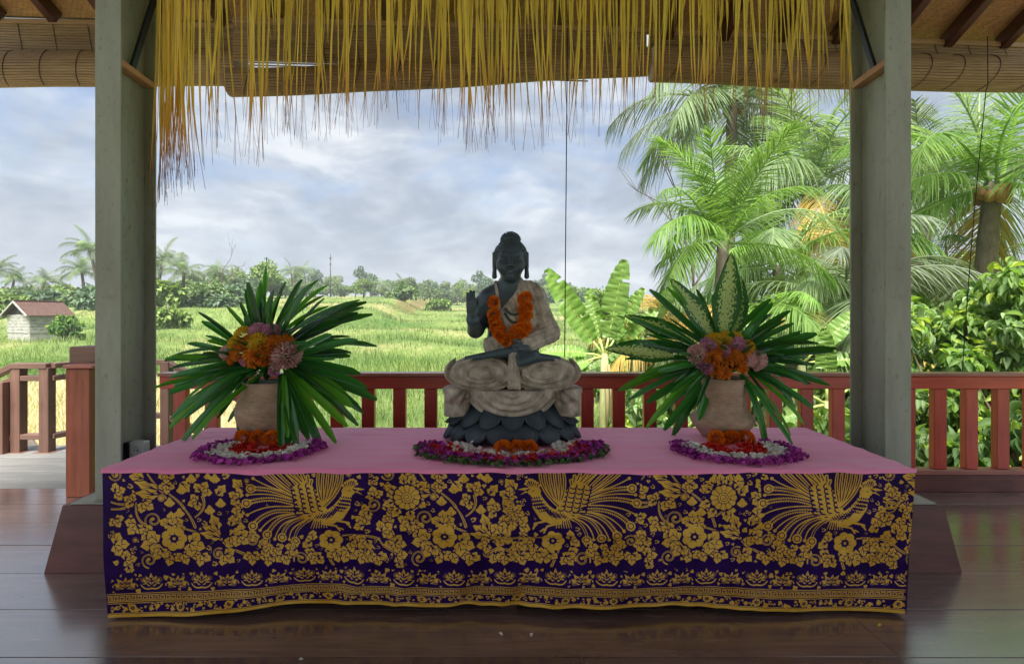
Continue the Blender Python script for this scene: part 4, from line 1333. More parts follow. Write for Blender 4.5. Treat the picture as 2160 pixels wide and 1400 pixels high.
# ================================================================== bouquets
m_palmleaf = leaf_mat('lady_palm_leaf', lin(22, 74, 34), lin(62, 136, 50), .24, .25, objrand=.5, spec=.6)
m_palmlite = leaf_mat('lady_palm_leaf_bright', lin(52, 118, 30), lin(104, 176, 50), .3, .4, objrand=.25, spec=.5)
def ribbed_blade(name, w, bend, seed, mat, seg=9, pleat=.10):
    """long pleated leaf segment along +x, unit length, blunt toothed tip"""
    g = random.Random(seed)
    vs, fs, rn = [], [], []
    cols = 7
    for i in range(seg + 1):
        t = i / seg
        hw = w * (math.sin(math.pi * min(.96, .08 + t * .74)) ** .5) * (1 if t < .92 else 1 - (t - .92) * 7)
        for j in range(cols):
            s = -1 + 2 * j / (cols - 1)
            z = -bend * t * t + hw * (.35 * abs(s) + pleat * (1 if j % 2 else 0)) + .012 * math.sin(6 * t + seed)
            vs.append((t, s * hw, z)); rn.append(.5 + .3 * (1 if j % 2 else -1) * .6 + .15 * t)
    for i in range(seg):
        for j in range(cols - 1):
            a = i * cols + j
            fs.append((a, a + 1, a + cols + 1, a + cols))
    return np_mesh(name, np.array(vs), np.array(fs), mat, True, {'rnd': np.array(rn)})
BL = [ribbed_blade('leaf', w, bd, i, m_palmleaf) for i, (w, bd) in enumerate(((.062, .06), (.078, .14), (.068, .22), (.056, .30), (.084, .02), (.064, .38)))]
BLL = [ribbed_blade('leaf', w, bd, i + 9, m_palmlite) for i, (w, bd) in enumerate(((.064, .08), (.076, .2), (.06, .3)))]
def orient(D, up):
    D = Vector(D).normalized(); S = Vector(up).cross(D)
    if S.length < 1e-4: S = Vector((1, 0, 0))
    S.normalize(); N = D.cross(S)
    return Matrix((D, S, N)).transposed().to_euler()
def bouquet(px, py, d, fans, blooms, label, seed, extra=26, cxf=550, cyf=742, wk=1.0):
    g = random.Random(seed)
    c = P(px, py, d)
    t = empty('flower_bouquet', c)
    for (hx, hy, ang, L, tilt, n, spread) in fans:
        hub = P(hx, hy, d + (tilt * .05 if tilt < .4 else -.14 * tilt)) - c
        n = max(3, n - 1)
        for k in range(n):
            a = R(ang + (k - (n - 1) / 2) * spread / max(1, n - 1) + g.uniform(-3, 3))
            ti = tilt + g.uniform(-.3, .3)
            D = Vector((math.cos(a), -ti, math.sin(a)))
            up = Vector((0, -.55 - .3 * g.random(), .75)) if math.sin(a) < .75 else Vector((-math.cos(a) - .2, -.8, .25))
            ln = L * g.uniform(.68, 1.1) * (1 - .12 * abs(k - (n - 1) / 2) / n)
            me = g.choice(BLL if g.random() < .24 else BL)
            link('leaf', me, t, hub, orient(D, up), (ln, ln * wk * g.uniform(.65, 1.25), ln))
    for k in range(extra * 2):     # short dark leaves that close the heart of the bouquet
        a = g.uniform(0, 2 * math.pi)
        D = Vector((math.cos(a), -g.uniform(.0, 1.1), abs(math.sin(a)) * .8 - .05))
        link('leaf', g.choice(BL), t, Vector((.03 * math.cos(a), g.uniform(-.06, .03), .03 * math.sin(a) + .01)), orient(D, (0, -.5, .8)), (g.uniform(.14, .27),) * 3)
    for k in range(34):        # a collar of short leaves under the blooms, spilling over the rim
        a = g.uniform(0, 2 * math.pi)
        D = Vector((math.cos(a), math.sin(a), g.uniform(-.1, .55)))
        link('leaf', g.choice(BL), t, Vector((.05 * math.cos(a), .05 * math.sin(a), g.uniform(-.02, .02))), orient(D, (0, -.3, .9)), (g.uniform(.11, .17),) * 3)
    for i, (bx_, by_, br, col) in enumerate(blooms):
        q = max(0., 1 - ((bx_ - cxf) / 105.) ** 2 - ((by_ - cyf) / 68.) ** 2)
        dd = d - .03 - .15 * math.sqrt(q)
        p = P(bx_, by_, dd) - c
        s = br * dd / FPX / .05 * 1.03
        nrm = Vector(((bx_ - cxf) / 105., -.85, -(by_ - cyf - 12) / 90. + .25)).normalized()
        me = (DAISY if col == 'daisy' else MUM[col])[i % 2]
        link('bloom', me, t, p - nrm * .02, nrm.to_track_quat('Z', 'Y').to_euler(), (s, s, s))
        st = MB(); st.tube([p - nrm * .03, (p - nrm * .1) * .6 + Vector((0, .02, -.03)), Vector((0, 0, -.06))], .003, 5)
        st.build('stem', m_palmlite, t)
    tag(t, label, 'bouquet', 'palm leaf and chrysanthemum bouquets on the altar')
    return t
fansL = [(590, 755, 4, .46, .15, 6, 26), (590, 745, 24, .47, .1, 6, 24), (588, 738, 42, .46, .2, 6, 24), (575, 725, 62, .40, .0, 6, 26), (560, 722, 88, .33, .1, 6, 30), (545, 725, 115, .30, .0, 6, 32),
         (530, 745, 150, .34, .2, 6, 30), (530, 760, 174, .42, .2, 6, 24), (535, 772, 196, .46, .3, 6, 24), (540, 780, 217, .46, .25, 6, 24), (550, 790, 236, .38, .42, 4, 24), (600, 790, 286, .33, .8, 2, 12), (595, 790, 300, .40, .6, 5, 26), (565, 735, 70, .34, .35, 5, 50), (600, 760, 12, .40, .5, 5, 36), (520, 765, 186, .36, .5, 4, 36), (600, 775, 322, .46, .3, 5, 24), (600, 765, 343, .47, .2, 6, 24),
         (580, 740, 50, .40, .5, 5, 40), (540, 775, 205, .34, .7, 5, 40)]
bloomsL = [(541, 693, 18, 'pink'), (570, 694, 18, 'pink'), (508, 701, 18, 'yellow'), (488, 720, 14, 'yellow'), (542, 719, 22, 'yellow'), (578, 721, 19, 'orange'), (605, 716, 15, 'orange'), (497, 741, 18, 'orange'), (537, 744, 24, 'daisy'), (555, 750, 20, 'orange'), (528, 760, 16, 'daisy'),
           (470, 742, 15, 'pale'), (606, 746, 28, 'pale'), (584, 760, 16, 'pale'), (625, 738, 15, 'pale'), (511, 757, 13, 'pink'), (480, 758, 10, 'orange'), (577, 784, 11, 'pink'), (520, 716, 15, 'orange'), (590, 735, 14, 'daisy')]
bL = bouquet(562, 775, 2.60, fansL, bloomsL, 'bouquet with pink, yellow and orange mums in the left pot', 41, wk=.82)
fansR = [(1560, 760, 2, .44, .15, 6, 22), (1562, 750, 20, .40, .2, 6, 24), (1550, 735, 42, .34, .1, 6, 26), (1530, 725, 72, .33, .1, 6, 30), (1510, 728, 104, .36, .1, 6, 30), (1495, 735, 132, .40, .15, 6, 26), (1492, 750, 156, .42, .2, 6, 24),
         (1490, 762, 176, .43, .2, 6, 22), (1495, 772, 198, .42, .3, 6, 24), (1505, 785, 224, .38, .35, 6, 26), (1562, 790, 304, .36, .4, 4, 22), (1570, 760, 8, .36, .5, 4, 36), (1490, 765, 182, .34, .5, 4, 36), (1568, 775, 322, .42, .3, 5, 22), (1566, 766, 344, .46, .2, 6, 22),
         (1505, 770, 212, .30, .7, 5, 44), (1550, 745, 30, .32, .6, 5, 44)]
bloomsR = [(1494, 724, 17, 'pink'), (1506, 712, 16, 'yellow'), (1534, 709, 16, 'yellow'), (1556, 706, 13, 'yellow'), (1559, 722, 18, 'pink'), (1584, 727, 14, 'yellow'), (1530, 736, 13, 'pink'), (1469, 744, 20, 'pale'), (1486, 774, 16, 'pink'), (1502, 750, 19, 'daisy'), (1535, 757, 16, 'daisy'), (1510, 781, 16, 'daisy'), (1531, 787, 15, 'daisy'),
           (1566, 769, 18, 'daisy'), (1556, 747, 17, 'orange'), (1585, 754, 18, 'pale'), (1608, 757, 18, 'pale'), (1602, 768, 13, 'pale'), (1495, 793, 9, 'pink'), (1518, 734, 12, 'orange'), (1578, 742, 14, 'orange')]
bR = bouquet(1530, 775, 2.60, fansR, bloomsR, 'bouquet with broad mottled leaves and orange mums in the right pot', 42, cxf=1535, cyf=748, wk=.72)
# broad mottled leaves (dumb cane) in the right bouquet, one tall narrow leaf in the left
dm, nt, b, out = new_mat('mottled_leaf')
tc = nt.nodes.new('ShaderNodeTexCoord')
sp = nt.nodes.new('ShaderNodeSeparateXYZ'); nt.links.new(tc.outputs['Object'], sp.inputs[0])
vo = nt.nodes.new('ShaderNodeTexNoise'); mp = nt.nodes.new('ShaderNodeMapping'); mp.inputs['Scale'].default_value = (70, 110, 1)
nt.links.new(tc.outputs['Object'], mp.inputs[0]); nt.links.new(mp.outputs[0], vo.inputs['Vector']); vo.inputs['Scale'].default_value = 1.0; vo.inputs['Detail'].default_value = 3
at = nt.nodes.new('ShaderNodeAttribute'); at.attribute_name = 'rnd'
f = nmath(nt, 'ADD', nmath(nt, 'MULTIPLY', vo.outputs['Fac'], 1.6), nmath(nt, 'MULTIPLY', at.outputs['Fac'], -.75))
c = ramp(nt, f, [(.55, lin(36, 104, 32)), (.66, lin(186, 206, 124))])
nt.links.new(c, b.inputs['Base Color']); b.inputs['Roughness'].default_value = .35
tr = nt.nodes.new('ShaderNodeBsdfTranslucent'); nt.links.new(c, tr.inputs['Color'])
mx = nt.nodes.new('ShaderNodeMixShader'); mx.inputs[0].default_value = .3
nt.links.new(b.outputs[0], mx.inputs[1]); nt.links.new(tr.outputs[0], mx.inputs[2]); nt.links.new(mx.outputs[0], out.inputs['Surface'])
def broad_leaf(L, w, bend, wave, seed, mat, taper=.8):
    nu, nv = 16, 9
    u, v = np.meshgrid(np.linspace(0, 1, nu), np.linspace(-1, 1, nv))
    hw = w * np.sin(np.pi * np.clip(.03 + .97 * u, 0, 1) ** taper) ** .8
    X = L * u
    Y = hw * v
    Z = -bend * L * u ** 2 + .22 * np.abs(Y) + wave * np.sin(11 * u + seed) * np.abs(v) ** 2 * np.sign(v)
    V = np.stack([X, Y, Z], -1).reshape(-1, 3)
    ii = (np.arange(nv - 1)[:, None] * nu + np.arange(nu - 1)[None, :]).ravel()
    F = np.stack([ii, ii + 1, ii + nu + 1, ii + nu], -1)
    return np_mesh('leaf', V, F, mat, True, {'rnd': (np.abs(v) ** 2).ravel()})
def put_leaf(t, a, b_, da, db, w, bend, mat, name, up=(0, -1, .25), seed=0, lab=None):
    A, B = P(*a, da), P(*b_, db)
    me = broad_leaf((B - A).length, w, bend, .006, seed, mat)
    o = link(name, me, t, A - t.location, orient(B - A, up))
    if lab: o['label'] = lab
for a, b_, da, db, w, bd, up in (((1505, 712), (1419, 586), 2.545, 2.50, .060, .05, (.3, -1, .2)), ((1524, 708), (1545, 532), 2.54, 2.50, .066, .04, (-.1, -1, .1)), ((1545, 702), (1563, 582), 2.57, 2.54, .056, -.05, (-.5, -1, .1)), ((1420, 750), (1281, 731), 2.52, 2.44, .060, .06, (0, -.8, .6)), ((1440, 715), (1322, 660), 2.58, 2.60, .050, .08, (0, -.8, .6))):
    put_leaf(bR, a, b_, da, db, w, bd, dm, 'mottled_leaf', up)
put_leaf(bL, (556, 705), (560, 543), 2.62, 2.60, .016, .02, m_palmlite, 'tall_leaf', (-.4, -1, .1))
put_leaf(bL, (553, 690), (549, 590), 2.62, 2.60, .028, .02, m_palmlite, 'tall_leaf', (.2, -1, .1))

# a few fallen petals on the floor before the altar
for i, (px, py) in enumerate(((1852, 1322), (1120, 1345), (1060, 1342), (640, 1392))):
    d = EYE * FPX / (py - CY)
    tv, tf = blade_template(3, lambda u: math.sin(math.pi * (.08 + .9 * u)) ** .7, bend=-.3, fold=.4)
    o = link('fallen_petal', np_mesh('fallen_petal', tv * np.array([.016, .006, .016]), tf, (m_cyel if i == 0 else m_pw), True, {'rnd': np.full(len(tv), .6)}), None, (PX(px, d), d, .004), (0, 0, i * 1.3))
    tag(o, ('tiny yellow petal on the floor before the right end of the altar', 'tiny pale petal on the dark floor before the statue, right one', 'tiny pale petal on the dark floor before the statue, left one', 'tiny pale petal on the floor near the lower edge of the picture')[i], 'petal')
# ================================================================== seated statue (signed distance fields turned into meshes)
def surface_nets(f, lo, hi, h):
    """mesh of f(X,Y,Z)=0 on a regular grid; returns V, F(quads)"""
    ax = [np.arange(lo[i] - 2 * h, hi[i] + 2 * h, h) for i in range(3)]
    # coarse pass first; only cells near the surface are evaluated finely
    B = 4
    cx = [np.append(q[::B], q[-1] + h * B) for q in ax]
    C = f(*[q.astype(np.float32) for q in np.meshgrid(*cx, indexing='ij')])
    n0, n1, n2 = (len(q) for q in ax)
    rep = np.repeat(np.repeat(np.repeat(C, B, 0), B, 1), B, 2)[:n0, :n1, :n2]
    near = np.zeros(C.shape, bool); near |= np.abs(C) < h * B * 1.9
    for axis in range(3):
        for sft in (-1, 1):
            near |= np.roll(C < 0, sft, axis) != (C < 0)
    nr = near.copy()
    for axis in range(3): nr |= np.roll(near, -1, axis) | np.roll(near, 1, axis)
    nm = np.repeat(np.repeat(np.repeat(nr, B, 0), B, 1), B, 2)[:n0, :n1, :n2]
    D = rep.copy()
    g_ = np.argwhere(nm)
    D[nm] = f(*[ax[i][g_[:, i]].astype(np.float32) for i in range(3)])
    S = D < 0
    acc = np.zeros((n0 - 1, n1 - 1, n2 - 1, 3), np.float32); cnt = np.zeros((n0 - 1, n1 - 1, n2 - 1), np.float32)
    for axis in range(3):
        sl0 = [slice(None)] * 3; sl1 = [slice(None)] * 3
        sl0[axis] = slice(0, -1); sl1[axis] = slice(1, None)
        a, b_ = D[tuple(sl0)], D[tuple(sl1)]
        cr = (a < 0) != (b_ < 0)
        t = np.where(cr, a / np.where(cr, a - b_, 1), 0)
        o = [q for q in range(3) if q != axis]
        for i in (0, 1):
            for j in (0, 1):
                s = [None] * 3
                s[axis] = slice(None)
                s[o[0]] = slice(0, -1) if i == 0 else slice(1, None)
                s[o[1]] = slice(0, -1) if j == 0 else slice(1, None)
                c = cr[tuple(s)]
                cnt += c
                acc[..., axis] += c * t[tuple(s)]
                acc[..., o[0]] += c * i; acc[..., o[1]] += c * j
    m = cnt > 0
    idx = -np.ones(m.shape, np.int64); idx[m] = np.arange(m.sum())
    g = np.argwhere(m)
    V = (g + acc[m] / cnt[m][:, None]) * h + np.array([a[0] for a in ax])
    Fs = []
    for axis in range(3):
        sl0 = [slice(None)] * 3; sl1 = [slice(None)] * 3
        sl0[axis] = slice(0, -1); sl1[axis] = slice(1, None)
        a, b_ = S[tuple(sl0)], S[tuple(sl1)]
        e = np.argwhere(a != b_)
        o = [q for q in range(3) if q != axis]
        ok = (e[:, o[0]] > 0) & (e[:, o[1]] > 0) & (e[:, o[0]] < m.shape[o[0]]) & (e[:, o[1]] < m.shape[o[1]])
        e = e[ok]
        if not len(e): continue
        inside = a[tuple(e.T)]
        q = []
        for i, j in ((-1, -1), (0, -1), (0, 0), (-1, 0)):
            c = e.copy(); c[:, o[0]] += i; c[:, o[1]] += j
            q.append(idx[tuple(c.T)])
        q = np.stack(q, -1)
        flip = inside if axis != 1 else ~inside
        q[~flip] = q[~flip][:, ::-1]
        Fs.append(q)
    F = np.concatenate(Fs)
    return V, F[(F >= 0).all(1)]

SD = 2.58
so = Vector((PX(1080, SD), SD, TZ + .006))
def SP(px, py, d):
    v = P(px, py, d) - so
    return (v.x, v.y, v.z)
def sm(a, b_, k):
    h = np.clip(.5 + .5 * (b_ - a) / k, 0, 1)
    return b_ + (a - b_) * h - k * h * (1 - h)
def smax(a, b_, k): return -sm(-a, -b_, k)
def ell(X, Y, Z, c, r):
    k0 = np.sqrt(((X - c[0]) / r[0]) ** 2 + ((Y - c[1]) / r[1]) ** 2 + ((Z - c[2]) / r[2]) ** 2)
    return (k0 - 1) * min(r)
def cone(X, Y, Z, a, b_, ra, rb):
    a, b_ = np.array(a), np.array(b_)
    d = b_ - a; L2 = (d * d).sum()
    t = np.clip(((X - a[0]) * d[0] + (Y - a[1]) * d[1] + (Z - a[2]) * d[2]) / L2, 0, 1)
    return np.sqrt((X - a[0] - t * d[0]) ** 2 + (Y - a[1] - t * d[1]) ** 2 + (Z - a[2] - t * d[2]) ** 2) - (ra + (rb - ra) * t)
def flat(X, Y, Z, a, b_, ra, rb, ky):
    """round cone squashed in depth by ky"""
    ya = (a[1] + b_[1]) / 2
    f = lambda p: (p[0], ya + (p[1] - ya) / ky, p[2])
    return cone(X, ya + (Y - ya) / ky, Z, f(a), f(b_), ra, rb) * ky

m_bronze = M('dark_painted_stone', lin(62, 78, 88), .38, .22, 14, None, .08, 60, spec=.5)
m_stone = M('beige_carved_stone', lin(146, 134, 120), .78, .25, 18, None, .45, 60, spec=.25, col2=lin(214, 204, 190))
m_lotus = M('dark_lotus_stone', lin(56, 68, 78), .45, .25, 14, None, .12, 60, spec=.45)
stt = empty('seated_statue', so)

def torso(X, Y, Z):
    d = ell(X, Y, Z, SP(1079, 655, 2.62), (.125, .085, .17))
    d = sm(d, cone(X, Y, Z, SP(1036, 628, 2.63), SP(1124, 628, 2.63), .052, .052), .05)
    d = sm(d, ell(X, Y, Z, SP(1080, 725, 2.60), (.125, .095, .10)), .05)
    return d
def head(X, Y, Z):
    d = ell(X, Y, Z, SP(1077, 543, 2.575), (.0765, .088, .088))
    d = sm(d, ell(X, Y, Z, SP(1077, 566, 2.545), (.054, .058, .056)), .035)
    d = sm(d, ell(X, Y, Z, SP(1077, 585, 2.52), (.022, .022, .016)), .03)                # chin
    for s in (-1, 1):
        d = sm(d, ell(X, Y, Z, SP(1077 + s * 18, 561, 2.505), (.026, .02, .026)), .025)    # cheeks
        d = smax(d, -ell(X, Y, Z, SP(1077 + s * 14.5, 543, 2.475), (.022, .013, .010)), .012)   # eye hollows
    # brow ridge, nose, lids, lips
    for s in (-1, 1):
        d = sm(d, cone(X, Y, Z, SP(1077 + s * 5, 537, 2.485), SP(1077 + s * 17, 532.5, 2.497), .005, .0035), .008)
        d = sm(d, cone(X, Y, Z, SP(1077 + s * 17, 532.5, 2.497), SP(1077 + s * 27, 538, 2.525), .0035, .002), .008)
        d = sm(d, ell(X, Y, Z, SP(1077 + s * 14.5, 544.5, 2.494), (.0165, .011, .0075)), .004)
        d = sm(d, ell(X, Y, Z, SP(1077 + s * 5.0, 560.5, 2.478), (.0085, .010, .0065)), .006)
    d = sm(d, cone(X, Y, Z, SP(1077, 538, 2.486), SP(1077, 558, 2.468), .0055, .0095), .008)
    d = sm(d, cone(X, Y, Z, SP(1068, 570.5, 2.482), SP(1086, 570.5, 2.482), .0035, .0035), .007)
    d = sm(d, ell(X, Y, Z, SP(1077, 570, 2.478), (.012, .008, .005)), .005)
    d = sm(d, ell(X, Y, Z, SP(1077, 575, 2.480), (.014, .008, .006)), .005)
    for s in (-1, 1):                                                                     # long ears
        e = flat(X, Y, Z, SP(1077 + s * 34, 538, 2.58), SP(1077 + s * 34, 562, 2.57), .017, .010, .9)
        e = sm(e, cone(X, Y, Z, SP(1077 + s * 33.5, 562, 2.57), SP(1077 + s * 34, 583, 2.565), .009, .013), .008)
        e = np.maximum(e, np.abs(X - SP(1077 + s * 34, 0, 2.57)[0]) - .0105 - .02 * np.clip(SP(0, 575, 2.57)[2] - Z, 0, .05) * 6)
        d = sm(d, e, .006)
    return d
def skin(X, Y, Z):
    d = torso(X, Y, Z)
    d = sm(d, cone(X, Y, Z, SP(1077, 582, 2.58), SP(1078, 622, 2.62), .046, .060), .03)
    d = sm(d, head(X, Y, Z), .016)
    # raised arm on the viewer's left
    sh, el, wr = SP(1028, 634, 2.63), SP(1003, 696, 2.58), SP(998, 676, 2.43)
    d = sm(d, cone(X, Y, Z, sh, el, .050, .036), .03)
    d = sm(d, cone(X, Y, Z, el, wr, .037, .030), .02)
    # hand: palm, five fingers
    pal = flat(X, Y, Z, SP(998, 668, 2.425), SP(997, 645, 2.415), .028, .031, .45)
    d = sm(d, pal, .012)
    for k, (tx, ty, bx_) in enumerate(((986, 619, 987.5), (992.5, 614, 993), (999.5, 615, 999), (1006, 628, 1005.5))):
        mid = SP((tx + bx_) / 2, (ty + 640) / 2, 2.405)
        tip = SP(tx + (2 if k == 3 else 0), ty, 2.412 if k < 3 else 2.392)
        d = sm(d, cone(X, Y, Z, SP(bx_, 641, 2.412), mid, .0085, .0078), .004)
        d = sm(d, cone(X, Y, Z, mid, tip, .0078, .0066), .004)
    d = sm(d, cone(X, Y, Z, SP(1007, 662, 2.412), SP(1013, 645, 2.398), .0105, .0085), .008)
    d = sm(d, cone(X, Y, Z, SP(1013, 645, 2.398), SP(1010, 630, 2.390), .0085, .0065), .005)
    return d
def mesh_part(name, f, c0, c1, h, mat, label=None):
    lo = [min(c0[i], c1[i]) for i in range(3)]; hi = [max(c0[i], c1[i]) for i in range(3)]
    V, F = surface_nets(f, lo, hi, h)
    o = link(name, np_mesh(name, V, F, mat, True), stt)
    if label: o['label'] = label
    return o
mesh_part('body', skin, (-.24, -.22, SP(0, 770, 2.6)[2]), (.20, .16, SP(0, 492, 2.58)[2]), .0034, m_bronze, 'dark bare body, raised hand and face of the statue')
# hair cap, topknot and curls
def hair(X, Y, Z):
    d = ell(X, Y, Z, SP(1077, 543, 2.585), (.0815, .092, .090))
    face = ell(X, Y, Z, SP(1077, 562, 2.49), (.074, .075, .112))
    d = smax(d, -face, .006)
    d = np.maximum(d, SP(0, 572, 2.585)[2] - Z)
    d = sm(d, ell(X, Y, Z, SP(1077, 507, 2.60), (.048, .052, .040)), .005)
    return d
ho = mesh_part('hair', hair, (-.10, -.10, SP(0, 575, 2.58)[2]), (.10, .11, SP(0, 486, 2.58)[2]), .0036, m_bronze)
me = ho.data
co = np.empty(len(me.vertices) * 3, np.float32); me.vertices.foreach_get('co', co); co = co.reshape(-1, 3)
pick = np.zeros((0, 3), np.float32)
for p in co[rng.permutation(len(co))[:9000]]:
    if len(pick) == 0 or ((pick - p) ** 2).sum(1).min() > .0105 ** 2: pick = np.vstack([pick, p[None]])
    if len(pick) > 620: break
ico_v, ico_f = [], []
tt_ = (1 + 5 ** .5) / 2
for a, b_ in ((-1, tt_), (1, tt_), (-1, -tt_), (1, -tt_)): ico_v.append((a, b_, 0))
for a, b_ in ((-1, tt_), (1, tt_), (-1, -tt_), (1, -tt_)): ico_v.append((0, a, b_))
for a, b_ in ((tt_, -1), (tt_, 1), (-tt_, -1), (-tt_, 1)): ico_v.append((a, 0, b_))
ico_v = np.array(ico_v) / np.linalg.norm(ico_v[0])
ico_f = np.array([(0, 11, 5), (0, 5, 1), (0, 1, 7), (0, 7, 10), (0, 10, 11), (1, 5, 9), (5, 11, 4), (11, 10, 2), (10, 7, 6), (7, 1, 8), (3, 9, 4), (3, 4, 2), (3, 2, 6), (3, 6, 8), (3, 8, 9), (4, 9, 5), (2, 4, 11), (6, 2, 10), (8, 6, 7), (9, 8, 1)])
one = np.ones((len(pick), 1))
V, F = scatter(ico_v, ico_f, pick, one * np.array([[.0058, 0, 0]]), one * np.array([[0, .0058, 0]]), one * np.array([[0, 0, .0058]]))
o = link('curl_rows', np_mesh('curl_rows', V, F, m_bronze, True), ho); o['kind'] = 'stuff'

# ------------------------------------------------ robe
def ridge(p): return np.abs(((p / (2 * np.pi)) % 1.0) - .5) * 2        # triangle wave 0..1
def pxx(X, Y): return (X + so.x) / (Y + so.y) * FPX + CX               # carved folds follow the front view
def robe_up(X, Y, Z):
    t = torso(X, Y, Z)
    el_, wr = SP(1156, 700, 2.60), SP(1112, 728, 2.48)
    arm = cone(X, Y, Z, SP(1130, 634, 2.63), el_, .054, .050)
    arm = sm(arm, cone(X, Y, Z, el_, wr, .052, .040), .03)
    ax, az = SP(1150, 0, 2.55)[0], SP(0, 700, 2.55)[2]
    # sleeve folds: across the forearm; long folds down the shoulder
    fold_a = .0055 * ridge(2 * np.pi * ((X - ax) * -.35 + (Z - az)) / .020) * np.clip((az + .06 - Z) / .05, 0, 1)
    fold_b = .005 * ridge(2 * np.pi * ((X - .09) + .25 * (Z - .6)) / .030)
    arm = arm - fold_a - fold_b * .5
    sh = t - .010 - .0045 * ridge(2 * np.pi * (X * 1.0 + Z * .38) / .026)
    # neckline: bare chest and arm on the left, cloth on the right shoulder, wrap across the belly
    x_s, z_s = SP(1092, 0, 2.55)[0], SP(0, 600, 2.55)[2]
    z_m = SP(0, 668, 2.53)[2]
    cut = (x_s - .10 * sstep(0, .17, z_s - Z) - X)                    # positive left of the shoulder edge
    belly = Z - (z_m - .35 * np.clip(x_s - X, 0, .2) - .05 * (X < -.07))
    region = np.minimum(cut, np.maximum(belly, -9))
    sh = smax(sh, region, .004)
    d = sm(sh, arm, .012)
    # two dark cords are cut in later; the narrow band over the left shoulder
    band = np.maximum(t - .006, np.abs(X - SP(1049, 0, 2.56)[0] + .15 * (Z - SP(0, 620, 2.56)[2])) - .008)
    band = np.maximum(band, SP(0, 672, 2.55)[2] - Z)
    return np.minimum(d, band)
mesh_part('robe', robe_up, (-.16, -.17, SP(0, 775, 2.6)[2]), (.24, .15, SP(0, 592, 2.58)[2]), .0034, m_stone, 'pleated beige robe over the shoulder and arm of the statue')
def lap(X, Y, Z):
    cl, cr = SP(1014, 787, 2.47), SP(1148, 787, 2.47)
    d = None
    for c, s in ((cl, -1), (cr, 1)):
        e = ell(X, Y, Z, c, (.158, .125, .082))
        # folds run round the knee
        q = np.sqrt(((X - c[0] + s * .01) / .158) ** 2 + ((Z - c[2] - .015) / .082) ** 2)
        e = e - .015 * ridge(2 * np.pi * q * 3.6 + .6) * np.clip(q * 3, 0, 1)
        d = e if d is None else sm(d, e, .02)
    d = sm(d, ell(X, Y, Z, SP(1081, 782, 2.60), (.24, .14, .068)), .03)
    # the strip of cloth falling between the legs
    cx_ = SP(1082, 0, 2.37)[0]
    st = np.maximum(np.abs(X - cx_ - .03 * (SP(0, 742, 2.4)[2] - Z)) - .014 - .10 * np.clip(SP(0, 760, 2.4)[2] - Z, 0, .1), np.abs(Z - SP(0, 782, 2.38)[2]) - .078)
    st = np.maximum(st, np.abs(Y - SP(0, 0, 2.405)[1]) - .030) - .004
    st = st - .005 * ridge(2 * np.pi * X / .016)
    d = sm(d, st, .010)
    return smax(d, SP(0, 823, 2.45)[2] - Z, .010)
mesh_part('lap_drape', lap, (-.33, -.26, SP(0, 826, 2.44)[2]), (.33, .17, SP(0, 735, 2.48)[2]), .0038, m_stone, 'folded beige cloth round the crossed knees')
def swag(X, Y, Z):
    zt = SP(0, 818, 2.45)[2]
    c = SP(1080, 812, 2.47)
    e = ell(X, Y, Z, c, (.205, .135, .150))
    q = np.sqrt(((X - c[0]) / .205) ** 2 + ((Z - c[2]) / .150) ** 2)
    e = e - .015 * ridge(2 * np.pi * q * 4.6)
    d = smax(e, Z - zt, .008)
    for px, s in ((968, -1), (1194, 1)):
        c2 = SP(px, 828, 2.52)
        f = ell(X, Y, Z, c2, (.070, .10, .045))
        f = sm(f, cone(X, Y, Z, SP(px - s * 6, 836, 2.53), SP(px + s * 6, 866, 2.50), .046, .050), .03)
        f = sm(f, cone(X, Y, Z, SP(px + s * 6, 850, 2.50), SP(px + s * 26, 874, 2.48), .040, .012), .02)
        ang = np.arctan2(X - SP(px - s * 22, 0, 2.5)[0], -(Z - SP(0, 806, 2.5)[2]))
        f = f - .010 * ridge(ang * 14)
        f = smax(f, SP(0, 879, 2.46)[2] - Z - .12 * s * 0, .006)
        d = np.minimum(d, smax(f, Z - zt, .006))
    return d
mesh_part('skirt_drape', swag, (-.36, -.25, SP(0, 890, 2.42)[2]), (.36, .14, SP(0, 812, 2.45)[2]), .0038, m_stone, 'scalloped beige cloth hanging over the lotus seat')
def feet(X, Y, Z):
    d = flat(X, Y, Z, SP(984, 756, 2.40), SP(1072, 742, 2.385), .012, .022, .9)
    d = np.minimum(d, flat(X, Y, Z, SP(1178, 756, 2.40), SP(1100, 752, 2.375), .012, .030, .7))
    d = sm(d, flat(X, Y, Z, SP(1122, 754, 2.365), SP(1098, 764, 2.350), .024, .020, .6), .015)
    # shins crossing
    d = sm(d, cone(X, Y, Z, SP(1060, 748, 2.46), SP(1130, 748, 2.46), .022, .022), .02)
    # hand resting in the lap, fingers curled
    d2 = flat(X, Y, Z, SP(1108, 738, 2.44), SP(1090, 738, 2.40), .026, .026, .8)
    for k in range(4):
        d2 = sm(d2, cone(X, Y, Z, SP(1092 - k * 1.5, 726 + k * 7, 2.395), SP(1080 - k * 1.0, 729 + k * 7.5, 2.385), .0085, .0075), .004)
    d2 = sm(d2, cone(X, Y, Z, SP(1098, 722, 2.41), SP(1085, 717, 2.395), .009, .0075), .006)
    return np.minimum(d, d2)
mesh_part('feet_and_lap_hand', feet, (-.26, -.24, SP(0, 785, 2.36)[2]), (.26, -.06, SP(0, 708, 2.44)[2]), .0034, m_bronze, 'dark crossed feet and hand resting in the lap')
